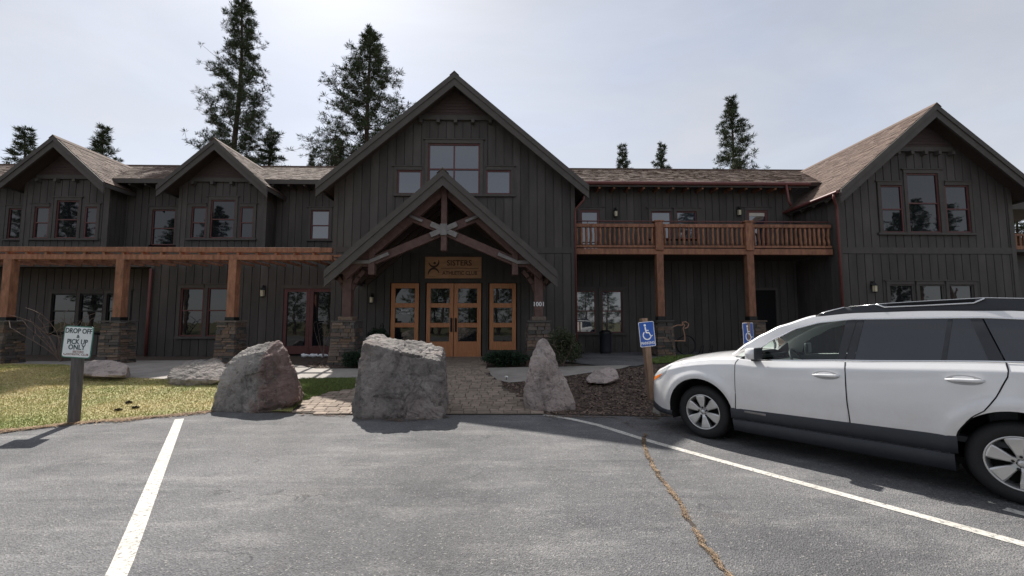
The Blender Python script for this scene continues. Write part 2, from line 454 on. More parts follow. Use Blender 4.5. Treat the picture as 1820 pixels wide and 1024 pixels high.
def rock_mat(name, a, bcol, red, k=.35, pale=(.40,.37,.34), side=None):
    m, t, b = new_mat(name)
    v = coord(t, (1,1,1), 'obj')
    c = mixc(t, mrange(t, noi(t, v, 1.7, 8, .65), .35, .65, 0, 1), a, bcol)
    c = mixc(t, mrange(t, noi(t, v, 1.15, 5, .6), .48, .62, 0, k), c, red)
    if side:                                   # the weathered red face of the left boulder
        sx = t.nodes.new('ShaderNodeSeparateXYZ'); t.links.new(v, sx.inputs[0])
        ad = t.nodes.new('ShaderNodeMath'); ad.operation = 'MULTIPLY_ADD'; ad.inputs[1].default_value = .9
        t.links.new(noi(t, v, 2.2, 7, .65), ad.inputs[0]); t.links.new(sx.outputs[0], ad.inputs[2])
        c = mixc(t, mrange(t, ad.outputs[0], side, side+.14, 0, .85), c, mixc(t, mrange(t, noi(t, v, 6, 6, .7), .35, .7, 0, 1), (.10,.058,.050), (.23,.145,.125)))
    c = mixc(t, mrange(t, noi(t, coord(t, (1,1,2.2), 'obj'), 5.5, 9, .75), .56, .70, 0, .6), c, pale)
    vc = t.nodes.new('ShaderNodeTexVoronoi'); vc.inputs['Scale'].default_value = 3.2; vc.inputs['Detail'].default_value = 2
    wv = t.nodes.new('ShaderNodeVectorMath'); wv.operation = 'MULTIPLY_ADD'; wv.inputs[1].default_value = (.5, .5, .5)
    nz = t.nodes.new('ShaderNodeTexNoise'); nz.inputs['Scale'].default_value = 3; nz.inputs['Detail'].default_value = 6; t.links.new(v, nz.inputs['Vector'])
    t.links.new(nz.outputs['Color'], wv.inputs[0]); t.links.new(v, wv.inputs[2]); t.links.new(wv.outputs[0], vc.inputs['Vector'])
    sv = t.nodes.new('ShaderNodeSeparateColor'); t.links.new(vc.outputs['Color'], sv.inputs[0])
    kk = mrange(t, sv.outputs[0], 0, 1, .62, 1.3)
    cv = t.nodes.new('ShaderNodeCombineXYZ')
    for i in range(3): t.links.new(kk, cv.inputs[i])
    c = mixc(t, 1.0, c, cv.outputs[0], 'MULTIPLY')
    vein = mrange(t, noi(t, wv.outputs[0], 2.1, 4, .5), .485, .50, 0, 1)
    vein2 = mrange(t, noi(t, wv.outputs[0], 2.1, 4, .5), .50, .515, 1, 0)
    vm = t.nodes.new('ShaderNodeMath'); vm.operation = 'MULTIPLY'; t.links.new(vein, vm.inputs[0]); t.links.new(vein2, vm.inputs[1])
    vg = t.nodes.new('ShaderNodeMath'); vg.operation = 'MULTIPLY'; t.links.new(vm.outputs[0], vg.inputs[0]); t.links.new(mrange(t, noi(t, v, 1.9, 2), .5, .6, 0, .7), vg.inputs[1])
    c = mixc(t, vg.outputs[0], c, pale)
    c = mixc(t, mrange(t, noi(t, v, 9, 9, .8), .36, .47, .8, 0), c, S(a, .38))
    c = mixc(t, mrange(t, noi(t, coord(t, (1.3,1.3,.8), 'obj'), 2.4, 8, .7), .36, .46, .6, 0), c, S(a, .5))
    t.links.new(c, b.inputs['Base Color'])
    b.inputs['Roughness'].default_value = .9
    vo = t.nodes.new('ShaderNodeTexVoronoi'); vo.feature = 'DISTANCE_TO_EDGE'; vo.inputs['Scale'].default_value = 4; t.links.new(v, vo.inputs['Vector'])
    h = t.nodes.new('ShaderNodeMath'); h.operation = 'MULTIPLY_ADD'; h.inputs[1].default_value = .25
    t.links.new(vo.outputs['Distance'], h.inputs[0]); t.links.new(noi(t, v, 9, 10, .72), h.inputs[2])
    add_bump(t, b, h.outputs[0], 1.0, .085)
    return m
MT['rockA'] = rock_mat('boulder_grey', (.165,.150,.142), (.31,.282,.262), (.22,.15,.135))
MT['rockB'] = rock_mat('boulder_red', (.20,.185,.172), (.34,.315,.29), (.22,.15,.13), .3, side=.55)
MT['rockC'] = rock_mat('boulder_pink', (.32,.265,.245), (.43,.365,.34), (.31,.225,.21), .35, (.46,.41,.38))
def stone_mat():
    m, t, b = new_mat('ledge_stone')
    r0 = t.nodes.new('ShaderNodeMath'); r0.operation = 'ADD'
    t.links.new(t.nodes.new('ShaderNodeObjectInfo').outputs['Random'], r0.inputs[0]); t.links.new(t.nodes.new('ShaderNodeNewGeometry').outputs['Random Per Island'], r0.inputs[1])
    r1 = t.nodes.new('ShaderNodeMath'); r1.operation = 'FRACT'; t.links.new(r0.outputs[0], r1.inputs[0]); r = r1.outputs[0]
    rp = t.nodes.new('ShaderNodeValToRGB'); t.links.new(r, rp.inputs[0])
    e = rp.color_ramp.elements
    e[0].position, e[0].color = 0, (.06,.055,.052,1)
    e[1].position, e[1].color = 1, (.17,.14,.12,1)
    for p, c in ((.3,(.10,.088,.08)), (.5,(.21,.13,.085)), (.65,(.12,.11,.105)), (.82,(.25,.17,.12))):
        x = e.new(p); x.color = (*c, 1)
    v = coord(t)
    c = mixc(t, mrange(t, noi(t, v, 22, 5), .3, .7, 0, .6), rp.outputs[0], (.05,.045,.042))
    t.links.new(c, b.inputs['Base Color']); b.inputs['Roughness'].default_value = .9
    add_bump(t, b, noi(t, v, 40, 6), .6, .01)
    return m
MT['stone'] = stone_mat()
def shingle_mat():
    m, t, b = new_mat('roof_shingle')
    r = t.nodes.new('ShaderNodeNewGeometry').outputs['Random Per Island']
    rp = t.nodes.new('ShaderNodeValToRGB'); t.links.new(r, rp.inputs[0])
    e = rp.color_ramp.elements
    e[0].color, e[1].color = (.090,.060,.047,1), (.152,.102,.079,1)
    x = e.new(.5); x.color = (.120,.081,.063,1)
    v = coord(t)
    c = mixc(t, mrange(t, noi(t, v, .8, 5), .35, .7, 0, .4), rp.outputs[0], (.142,.096,.075))
    t.links.new(c, b.inputs['Base Color']); b.inputs['Roughness'].default_value = .92
    add_bump(t, b, noi(t, v, 120, 3), .5, .004)
    return m
MT['shingle'] = shingle_mat()
def grass_mat(name, blades, green=False):
    m, t, b = new_mat(name)
    v = coord(t)
    big = mrange(t, noi(t, v, .55, 5, .6), .38, .60, 0, 1)
    c = mixc(t, big, (.46,.385,.175), (.23,.265,.07))
    c = mixc(t, mrange(t, noi(t, v, 4, 5, .65), .35, .7, 0, .7), c, (.50,.42,.23))
    # greener towards the sprinkler-fed edge of the lot
    sp = t.nodes.new('ShaderNodeSeparateXYZ'); t.links.new(v, sp.inputs[0])
    near = mrange(t, sp.outputs[1], 6.3, 8.0, .7, 0)
    c = mixc(t, near, c, (.20,.24,.055))
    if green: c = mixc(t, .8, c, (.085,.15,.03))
    if blades:
        r = t.nodes.new('ShaderNodeNewGeometry').outputs['Random Per Island']
        k = mrange(t, r, 0, 1, .6, 1.5)
        cc = t.nodes.new('ShaderNodeCombineXYZ')
        for i in range(3): t.links.new(k, cc.inputs[i])
        c = mixc(t, 1.0, c, cc.outputs[0], 'MULTIPLY')
    t.links.new(c, b.inputs['Base Color']); b.inputs['Roughness'].default_value = .8
    if not blades: add_bump(t, b, noi(t, v, 60, 4), .8, .02)
    return m
MT['lawn'], MT['blade'] = grass_mat('lawn_soil', False), grass_mat('grass_blade', True)
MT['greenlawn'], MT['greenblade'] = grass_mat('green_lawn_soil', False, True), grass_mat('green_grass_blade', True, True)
MT['terrain'] = M('terrain', (.20,.16,.095), .95, .35, .15, bump=.4, bscale=3, bdist=.05, c2=(.13,.14,.06))

RND = random.Random(7)
YG, YL, YR, YB, YPG, YPF = 14.5, 15.2, 16.7, 14.7, 12.5, 11.5
XC = -1.67
YU, YD, YDB = 18.5, 17.7, 17.0        # upper storey of the left wing stands back behind a flat deck

# ================================================================== THE GROUND
def region(name, pts, mat, lift, cell=.5, kind='structure', flat=None):
    """polygon (x, y) laid on the ground, cut into cells so that it follows the slope"""
    bm = bmesh.new()
    f = bm.faces.new([bm.verts.new((p[0], p[1], 0)) for p in pts])
    xs, ys = [p[0] for p in pts], [p[1] for p in pts]
    y = math.floor(min(ys)/cell)*cell
    while y < max(ys):
        if 6 < y < 12.6:
            bmesh.ops.bisect_plane(bm, geom=bm.verts[:]+bm.edges[:]+bm.faces[:], plane_co=(0, y, 0), plane_no=(0, 1, 0))
        y += cell
    bmesh.ops.triangulate(bm, faces=bm.faces[:])
    for v in bm.verts:
        v.co.z = (gz(v.co.x, v.co.y) if flat is None else flat) + lift
    bmesh.ops.recalc_face_normals(bm, faces=bm.faces)
    for f in bm.faces:
        if f.normal.z < 0: f.normal_flip()
    me = bpy.data.meshes.new(name); bm.to_mesh(me); bm.free()
    me.materials.append(mat)
    o = bpy.data.objects.new(name, me); COL.objects.link(o)
    o['kind'] = kind
    return o
def xy(l): return [(q.x, q.y) for q in (G(*p) for p in l)]
EDGE = [(-40, 3.0), (-14, 4.9)] + xy([(-60,776),(0,768),(130,753),(250,744),(380,729),(500,733),(640,738),(795,737),(970,737),(1080,739),(1170,741)]) + [(5.2, 7.35), (9, 7.6), (40, 8.5)]
ground = region('terrain', [(-700,-700),(700,-700),(700,700),(-700,700)], MT['terrain'], -.06, 2000, flat=0)
lot = region('parking_lot', EDGE + [(40,-16), (-40,-16)], MT['asphalt'], 0, 60, flat=0)
soil = region('planting_soil', [(p[0], p[1]) for p in EDGE] + [(40, 60), (-40, 60)], MT['soil'], -.012)
lawn_pts = [(-14, 4.9)] + xy([(-60,776),(0,768),(130,753),(250,744),(380,729),(520,732),(522,712),(528,676),(400,677),(300,675),(223,672),(180,664),(114,649),(-60,646)]) + [(-16, 10.9)]
lawn = region('lawn', lawn_pts, MT['lawn'], .006, .4)
tri_pts = xy([(522,727),(545,711),(590,698),(640,689),(640,673),(534,674)])
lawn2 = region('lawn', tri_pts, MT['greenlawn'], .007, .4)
path = region('concrete_path', [(-16, 11.0)] + xy([(-60,646),(114,649),(180,664),(223,672),(300,675),(400,677),(528,675),(640,672),(662,667),(728,648),(748,636),(735,633),(690,642),(640,656),(560,656),(535,651),(470,642),(440,636)]) + [(-8, 13.4), (-16, 13.0)], MT['concrete'], .014)
path2 = region('concrete_path', xy([(866,655),(872,667),(885,677),(905,681),(945,678),(1030,666),(1105,656),(1125,650),(1060,651)]), MT['concrete'], .014)
sidep = region('asphalt_path', xy([(985,642),(1060,650),(1130,652),(1185,640),(1240,632)]) + [(9.5, 14.9), (9.5, 16.6), (2.6, 16.6), (2.6, 14.0)], MT['asphalt'], .010)
bed = region('mulch_bed', xy([(970,737),(930,712),(897,690),(885,679),(905,682),(945,679),(1030,667),(1105,657),(1160,652)]) + [(6, 10.4), (14, 10.2), (14, 7.9), (9, 7.62), (5.2, 7.37)] + xy([(1170,741),(1080,739)]), MT['mulchbed'], .008)
bed2 = region('mulch_bed', xy([(548,655),(640,655),(688,641),(600,640),(545,646)]), MT['mulchbed'], .010)

def inside(p, poly):
    x, y = p
    c = False
    j = len(poly)-1
    for i in range(len(poly)):
        a, b_ = poly[i], poly[j]
        if (a[1] > y) != (b_[1] > y) and x < (b_[0]-a[0])*(y-a[1])/(b_[1]-a[1])+a[0]: c = not c
        j = i
    return c
def scatter(poly, n, rnd):
    xs, ys = [p[0] for p in poly], [p[1] for p in poly]
    out = []
    k = 0
    while len(out) < n and k < n*30:
        k += 1
        p = (rnd.uniform(min(xs), max(xs)), rnd.uniform(min(ys), max(ys)))
        if inside(p, poly): out.append(p)
    return out
# grass blades (nobody could count them)
def grass(name, poly, n, hmin, hmax, label, lift=.006, mt='blade'):
    rnd = random.Random(3)
    mb = MB()
    for x, y in scatter(poly, n, rnd):
        z = gz(x, y)+lift
        a = rnd.uniform(0, 6.283); h = rnd.uniform(hmin, hmax); w = rnd.uniform(.0025, .005)*(1+.05*y)
        dx, dy = math.cos(a)*w, math.sin(a)*w
        lx, ly = rnd.gauss(0, h*.7), rnd.gauss(0, h*.7)
        mb.poly([(x-dx, y-dy, z-.004), (x+dx, y+dy, z-.004), (x+lx, y+ly, z+h)])
    o = mb.build(name, MT[mt], fix=False)
    return tag(o, label, 'grass', kind='stuff')
lawn_vis = [p for p in lawn_pts if p[0] > -13] + [(-13, 10.9), (-13, 5.0)]
lawn_vis = [(-12.5, 5.05)] + lawn_pts[1:-1] + [(-12.5, 10.9)]
grass('grass_blades', lawn_vis, 130000, .010, .034, 'yellowing short lawn grass with green patches on the left')
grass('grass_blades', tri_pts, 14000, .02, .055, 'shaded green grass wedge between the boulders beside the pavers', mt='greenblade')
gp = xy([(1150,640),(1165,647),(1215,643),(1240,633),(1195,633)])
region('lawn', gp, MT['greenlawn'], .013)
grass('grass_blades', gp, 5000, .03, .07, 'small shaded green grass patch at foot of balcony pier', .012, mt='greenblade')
# bark mulch
rnd = random.Random(5)
mb = MB()
mul_poly = xy([(970,737),(930,712),(897,690),(885,679),(905,682),(945,679),(1030,667),(1105,657),(1160,652),(1240,648)]) + [(6, 10.2), (6, 7.4)] + xy([(1170,741),(1080,739)])
for x, y in scatter(mul_poly, 13000, rnd) + scatter(xy([(548,655),(640,655),(688,641),(600,640),(545,646)]), 1200, rnd):
    z = gz(x, y)+.012+rnd.uniform(0, .02)
    a = rnd.uniform(0, 6.283); l = rnd.uniform(.012, .035); w = rnd.uniform(.005, .013)
    d = Vector((math.cos(a), math.sin(a), rnd.uniform(-.5, .5)))*l
    e = Vector((-math.sin(a), math.cos(a), rnd.uniform(-.6, .6)))*w
    c = Vector((x, y, z))
    mb.poly([c-d-e, c+d-e*.7, c+d+e, c-d+e*.8])
tag(mb.build('bark_mulch', MT['mulch'], fix=False), 'loose brown bark chips covering the planting bed', 'mulch', kind='stuff')
# pine needle litter along the edge of the lawn
mb = MB()
ed = [Vector((p[0], p[1], 0)) for p in xy([(-60,777),(0,769),(130,754),(250,745),(380,730)])]
for k in range(3000):
    s = rnd.random()*(len(ed)-1); i = int(s); q = ed[i].lerp(ed[i+1], s-i)
    clump = .5+.5*noise.noise(q*2.2)
    if rnd.random() > .15+1.1*clump: continue
    off = rnd.gauss(.0, .06)*(0.4+1.6*clump)
    a = rnd.uniform(0, 6.283); l = rnd.uniform(.02, .06)
    d = Vector((math.cos(a), math.sin(a), 0))*l
    e = Vector((-math.sin(a), math.cos(a), 0))*.003
    c = q+Vector((0, off, .008+rnd.uniform(0, .014)))
    mb.poly([c-d-e, c+d-e+Vector((0,0,.01)), c+d+e+Vector((0,0,.01)), c-d+e])
tag(mb.build('pine_needle_litter', MT['needles'], fix=False), 'reddish dry pine needles strewn along the lawn edge', 'pine needles', kind='stuff')
# needles and crumbs gathered at the foot of the boulders and along the edge of the bed
mb = MB()
for seg, n_, sg in (([(384,727),(455,732),(530,722)], 500, .05), ([(634,744),(712,748),(798,742)], 600, .045), ([(928,726),(985,736),(1026,728)], 400, .05), ([(968,740),(1080,742),(1172,744)], 900, .05), ([(525,737),(640,741)], 160, .03), ([(1100,750),(1215,770)], 160, .25)):
    sp = [Vector((p[0], p[1], 0)) for p in xy(seg)]
    for k in range(n_):
        u = rnd.random()*(len(sp)-1); i = int(u); q = sp[i].lerp(sp[i+1], u-i)
        if noise.noise(q*3.1+Vector((4, 0, 0))) < rnd.uniform(-.6, .3): continue
        a = rnd.uniform(0, 6.283); l = rnd.uniform(.008, .04)
        d = Vector((math.cos(a), math.sin(a), 0))*l
        e = Vector((-math.sin(a), math.cos(a), 0))*rnd.uniform(.002, .006)
        c = q+Vector((0, rnd.gauss(0, sg), .006+rnd.uniform(0, .008)))
        c.z += gz(c.x, c.y)
        mb.poly([c-d-e, c+d-e*.5, c+d+e, c-d+e])
tag(mb.build('debris_litter', MT['mulch'], fix=False), 'brown needles and bark crumbs scattered where boulders and bed meet the asphalt', 'litter', kind='stuff')
# the long crack filled with straw and needles
crack = [Vector((q[0], q[1], 0)) for q in xy([(1147,772),(1143,788),(1152,812),(1165,838),(1186,866),(1203,888),(1216,913),(1230,935),(1248,965),(1270,993),(1292,1018),(1318,1060)])]
def polyline(pts, n):
    L_ = [0]
    for a, b_ in zip(pts, pts[1:]): L_.append(L_[-1]+(b_-a).length)
    out = []
    for k in range(n):
        s = L_[-1]*k/(n-1); i = 0
        while i < len(L_)-2 and L_[i+1] < s: i += 1
        out.append(pts[i].lerp(pts[i+1], (s-L_[i])/(L_[i+1]-L_[i])))
    return out
cp = polyline(crack, 120)
rows = []
for i, p in enumerate(cp):
    d = (cp[min(i+1, 119)]-cp[max(i-1, 0)]).normalized()
    nrm = Vector((-d.y, d.x, 0))
    p = p+nrm*(.022*noise.noise(p*7)+.012*noise.noise(p*19))
    cp[i] = p
    w = max(.005, .018+.018*noise.noise(p*4)+.012*noise.noise(p*22))
    rows.append([p-nrm*w+Vector((0,0,.004)), p+nrm*w+Vector((0,0,.004))])
o = MB().grid(rows).build('pavement_crack', MT['void'])
o['kind'] = 'structure'
MT['crackdirt'] = M('crack_dirt', (.062,.050,.042), .95, .4, 40, bump=.6, bscale=80)
o.data.materials[0] = MT['crackdirt']
mb = MB()
for k in range(5200):
    i = rnd.randrange(0, 119); p = cp[i].lerp(cp[i+1], rnd.random())
    if noise.noise(p*4.3) < rnd.uniform(-.35, .35): continue
    d0 = (cp[i+1]-cp[i]).normalized(); nrm = Vector((-d0.y, d0.x, 0))
    a = math.atan2(d0.y, d0.x)+rnd.gauss(0, .55); l = rnd.uniform(.008, .026)
    d = Vector((math.cos(a), math.sin(a), 0))*l; e = Vector((-math.sin(a), math.cos(a), 0))*rnd.uniform(.0008, .0018)
    c = p+nrm*rnd.gauss(0, .010)+Vector((0, 0, .006+rnd.uniform(0, .008)))
    mb.poly([c-d-e, c+d-e, c+d+e+Vector((0,0,.002)), c-d+e])
tag(mb.build('straw_litter', MT['straw'], fix=False), 'tan straw and needles packed in the crack of the lot', 'straw', kind='stuff')
# painted stall lines
def stripe(pts, w, name='parking_line'):
    pts = polyline([Vector((p[0], p[1], 0)) for p in pts], 40)
    rows = []
    for i, p in enumerate(pts):
        d = (pts[min(i+1, 39)]-pts[max(i-1, 0)]).normalized(); nrm = Vector((-d.y, d.x, 0))*(w/2)
        j = .004*noise.noise(p*30)
        rows.append([p-nrm*(1+j*4)+Vector((0,0,.004)), p+nrm*(1+j*4)+Vector((0,0,.004))])
    o = MB().grid(rows).build(name, MT['line']); o['kind'] = 'structure'
stripe(xy([(319,745),(285,830),(208,1024)]) + [(-.2, -1.2)], .115)
stripe(xy([(967,737),(1010,744),(1060,755),(1150,783),(1300,825),(1500,880),(1820,968)]) + [(6.2, -1.2)], .105)
stripe(xy([(1786,905),(1830,917),(1900,936)]), .105)

# pavers: the nearest ones are pieces of the walkway, the rest one mass
pav_poly = xy([(525,734),(640,738),(795,737),(970,737),(930,712),(897,690),(880,675),(868,664),(862,652),(857,634),(745,634),(725,650),(662,668),(640,676),(640,689),(590,699),(545,712)])
walk = region('paver_walkway', pav_poly, MT['sand'], .006, .4)
cells = []
rnd = random.Random(11)
y = 6.8; row = 0
while y < 14.6:
    rh = .155 if row % 3 else .155
    x = -4.2 + (row % 2)*.11
    while x < 1.2:
        w = .225 if rnd.random() < .72 else .155
        cx, cy = x+w/2, y+rh/2
        # coursework leans a little and runs askew to the picture
        sx = cx + .05*(cy-7)
        if inside((sx, cy), pav_poly): cells.append((sx, cy, w-.007, rh-.007))
        x += w
    y += rh; row += 1
cells.sort(key=lambda c: c[1])
def paver_pts(c):
    x, y, w, h = c
    j = .0018
    dz = rnd.uniform(-.003, .004)
    out = []
    for (a, b_) in ((-1,-1),(1,-1),(1,1),(-1,1)):
        px, py = x+a*w/2+rnd.uniform(-j, j), y+b_*h/2+rnd.uniform(-j, j)
        out.append((px, py, gz(px, py)+.002))
    i2 = .004
    top = []
    for (a, b_) in ((-1,-1),(1,-1),(1,1),(-1,1)):
        px, py = x+a*(w/2-i2), y+b_*(h/2-i2)
        top.append((px, py, gz(px, py)+.022+dz))
    return out+top
for c in cells[:290]:
    MB().hexa(paver_pts(c)).build('paver', MT['paver'], walk)
mb = MB()
for c in cells[290:]: mb.hexa(paver_pts(c))
tag(mb.build('far_pavers', MT['paver'], walk), kind='stuff')
print('pavers', len(cells))

# ================================================================== THE LODGE
lodge = thing('lodge', (XC, YG, PAD), 'two-storey dark brown board-sided lodge with gabled roofs and timber entry', 'building')
BOARDS = []
def wall(name, Y, x0, x1, zb, top, opens=(), breaks=(), boards=True, mat='siding', step=.287, gap=.024, proud=.028):
    """wall sheet facing -Y with openings cut out, plus its boards (kept for later)"""
    xs = sorted({x0, x1, *[b for b in breaks if x0 < b < x1], *[q for o in opens for q in (o[0], o[1]) if x0 < q < x1]})
    mb = MB()
    def spans(xa, xb):
        cuts = sorted((max(o[2], zb), o[3]) for o in opens if o[0] < (xa+xb)/2 < o[1])
        z, out = zb, []
        for a, b_ in cuts:
            if a > z+.01: out.append((z, a))
            z = max(z, b_)
        out.append((z, None))
        return out
    for xa, xb in zip(xs, xs[1:]):
        for a, b_ in spans(xa, xb):
            ta, tb = (top(xa+1e-4), top(xb-1e-4)) if b_ is None else (b_, b_)
            if min(ta, tb) > a: mb.poly([(xa, Y, a), (xb, Y, a), (xb, Y, tb), (xa, Y, ta)])
    w = mb.build(name, MT[mat], lodge)
    bk0 = MB()
    bx = [x0] + [b for b in breaks if x0 < b < x1] + [x1]
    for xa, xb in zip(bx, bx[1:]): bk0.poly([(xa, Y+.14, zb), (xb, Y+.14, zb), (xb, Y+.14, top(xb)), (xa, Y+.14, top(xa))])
    bk0.build('leak_backing', MT['void'], w)  # unseen black sheet added so no light leaks through gaps round the openings
    if boards:
        x = x0+.01
        while x < x1-.03:
            xb = min(x+step-gap, x1-.004)
            cuts = sorted({x, xb, *[q for q in xs if x+.015 < q < xb-.015]})
            prev = None
            for a, c in zip(cuts, cuts[1:]):
                for z0, z1 in spans(a, c):
                    ta, tb = (top(a), top(c)) if z1 is None else (z1, z1)
                    if min(ta, tb)-z0 < .03: continue
                    BOARDS.append(((c-a)*((ta+tb)/2-z0), w, (a, c, z0, ta-.01, tb-.01, Y, proud)))
            x += step
    return w
def board_mb(mb, s):
    a, c, z0, ta, tb, Y, pr = s
    return mb.hexa([(a,Y-pr,z0),(c,Y-pr,z0),(c,Y+.001,z0),(a,Y+.001,z0),(a,Y-pr,ta),(c,Y-pr,tb),(c,Y+.001,tb),(a,Y+.001,ta)])
def window(Y, x0, x1, z0, z1, rails=(), mulls=(), L_=True, R_=True, sash='maroon', pane='pane', trim=.105, head=.12, sill=None, name='window', hx=.07, sw=.05, bottom=True):
    """(x0..x1, z0..z1) is the sash. Root part = casing; children sash, panes, sill"""
    f = Y-.058
    mb = MB()
    if L_: mb.box(x0-trim, x0, f, Y+.02, z0, z1)
    if R_: mb.box(x1, x1+trim, f, Y+.02, z0, z1)
    xl, xr = x0-(trim if L_ else 0), x1+(trim if R_ else 0)
    mb.box(xl, xr, f-.006, Y+.02, z1, z1+head)
    w = mb.build(name, MT['trim'], lodge)
    MB().box(xl-hx*(1 if L_ else 0), xr+hx*(1 if R_ else 0), f-.03, Y+.01, z1+head, z1+head+.035).build('head_cap', MT['trim'], w)
    # sash
    s, yb = MB(), Y+.03
    s.box(x0, x0+sw, Y-.02, yb, z0, z1); s.box(x1-sw, x1, Y-.02, yb, z0, z1)
    s.box(x0+sw, x1-sw, Y-.018, yb, z0, z0+sw); s.box(x0+sw, x1-sw, Y-.018, yb, z1-sw, z1)
    for zr in rails: s.box(x0+sw, x1-sw, Y-.012, yb, zr-sw*.45, zr+sw*.45)
    zz = [z0+sw] + [q for zr in rails for q in (zr-sw*.45, zr+sw*.45)] + [z1-sw]
    xx = [x0+sw] + [q for xm in mulls for q in (xm-sw*.45, xm+sw*.45)] + [x1-sw]
    for xm in mulls:
        for k in range(0, len(zz), 2): s.box(xm-sw*.45, xm+sw*.45, Y-.008, yb, zz[k], zz[k+1])
    s.build('sash', MT[sash], w)
    for i in range(0, len(xx), 2):
        for k in range(0, len(zz), 2):
            mbp = MB()
            yy = Y+.012 + (.012 if k == 0 and len(zz) > 2 else 0)
            tl = RND.uniform(-.002, .002)
            mbp.poly([(xx[i], yy, zz[k]), (xx[i+1], yy+tl, zz[k]), (xx[i+1], yy+tl, zz[k+1]), (xx[i], yy, zz[k+1])])
            mbp.build('pane', MT[pane], w, fix=False)
    if sill:
        MB().box(sill[0], sill[1], f-.05, Y+.01, z0-.075, z0-.001).build('sill', MT['trim'], w)
    return (x0-(trim if L_ else 0), x1+(trim if R_ else 0), z0-(.07 if bottom else 0), z1+head)
def wpx(Y, a, b_, t, bt, **kw):
    """window from its picture extent at depth Y"""
    ym = (t+bt)/2
    return window(Y, PX(a, Y, ym), PX(b_, Y, ym), PZ(bt, Y, (a+b_)/2), PZ(t, Y, (a+b_)/2), **kw)
def triple(Y, l, c, r, rails=True):
    """the three-sash groups in the gables: low sides, tall middle"""
    def rr(q): return (PZ(q[2]+(q[3]-q[2])*.5, Y, q[0]),) if rails else ()
    xs0, xs1 = PX(l[0], Y, 400)-.16, PX(r[1], Y, 400)+.16
    o = [wpx(Y, *c, rails=rr(c), head=.13), wpx(Y, *l, R_=False, rails=rr(l)), wpx(Y, *r, L_=False, rails=rr(r))]
    z = min(PZ(q[3], Y, q[0]) for q in (l, c, r))
    return o, (xs0, xs1, z)

# ---- roofs
def shingles(mb, a, b_, up, rows_len, rnd):
    """tabs between eave a-b going up by vector up"""
    a, b_, up = Vector(a), Vector(b_), Vector(up)
    e = (b_-a); Lx = e.length; e.normalize(); Lu = up.length; u = up.normalized()
    n = e.cross(u); n = n if n.z > 0 else -n
    k, s = 0, 0.0
    while s < Lu:
        t = -rnd.uniform(0, .2)
        s1 = min(s+.17, Lu+.01)
        while t < Lx:
            w = rnd.uniform(.14, .30)
            t0, t1 = max(t, 0), min(t+w-.006, Lx)
            if t1-t0 > .02:
                lo = rnd.uniform(-.018, .010); h = rnd.uniform(.016, .030)
                p = lambda tt, ss, hh: a+e*tt+u*ss+n*hh
                i = len(mb.v)
                mb.v += [tuple(p(t0, s+lo, .0)), tuple(p(t1, s+lo, .0)), tuple(p(t1, s+lo, h)), tuple(p(t0, s+lo, h)), tuple(p(t1, s1, .012)), tuple(p(t0, s1, .012))]
                mb.f += [(i, i+1, i+2, i+3), (i+3, i+2, i+4, i+5)]
            t += w
        s += .14; k += 1
def slab(a, b_, c, d, th, name, parent, mat='soffit', shing=True):
    """roof plane: a-b eave, c-d ridge (c above b)"""
    a, b_, c, d = map(Vector, (a, b_, c, d))
    n = (b_-a).cross(d-a).normalized()
    n = n if n.z > 0 else -n
    r = MB().prism([a, b_, c, d], -n*th).build(name, MT[mat], parent)
    if shing:
        mb = MB()
        shingles(mb, a, b_, d-a, None, random.Random(int(abs(a.x*100))+3))
        tag(mb.build('shingles', MT['shingle'], r, fix=False), kind='stuff')
    return r
def gable_roof(cx, hl, hr, za, slope, yf, yb, bw=.30, th=.13, shing=True, ridge=True, barge2=True):
    zl, zr_ = za-hl*slope, za-hr*slope
    out = []
    for s, hh, ze in ((-1, hl, zl), (1, hr, zr_)):
        xe = cx+s*hh
        if s < 0: r = slab((xe, yf, ze), (xe, yb, ze), (cx, yb, za), (cx, yf, za), th, 'roof', lodge, shing=shing)
        else: r = slab((xe, yb, ze), (xe, yf, ze), (cx, yf, za), (cx, yb, za), th, 'roof', lodge, shing=shing)
        # barge boards: a wide one and a narrow one over it
        d0, d1 = -.012, bw/math.cos(math.atan(slope))
        MB().prism([(cx, yf-.05, za-d0-.03), (xe, yf-.05, ze-d0-.03), (xe, yf-.05, ze-d1), (cx, yf-.05, za-d1)], (0, .07, 0)).build('barge_board', MT['trim'], r)
        if barge2:
            MB().prism([(cx, yf-.085, za-d0), (xe-s*.0, yf-.085, ze-d0), (xe, yf-.085, ze-d1*.42), (cx, yf-.085, za-d1*.42)], (0, .034, 0)).build('barge_trim', MT['trim'], r)
        # fascia along the eave
        MB().box(min(xe, xe-s*.03), max(xe, xe-s*.03), yf+.03, yb, ze-.17, ze-.02).build('fascia', MT['trim'], r)
        out.append(r)
    if ridge:
        MB().prism([(cx-.16, yf-.10, za-.10), (cx, yf-.10, za+.055), (cx+.16, yf-.10, za-.10), (cx, yf-.10, za+.02)], (0, yb-yf, 0)).build('ridge_cap', MT['shingle'], out[0])
    return out
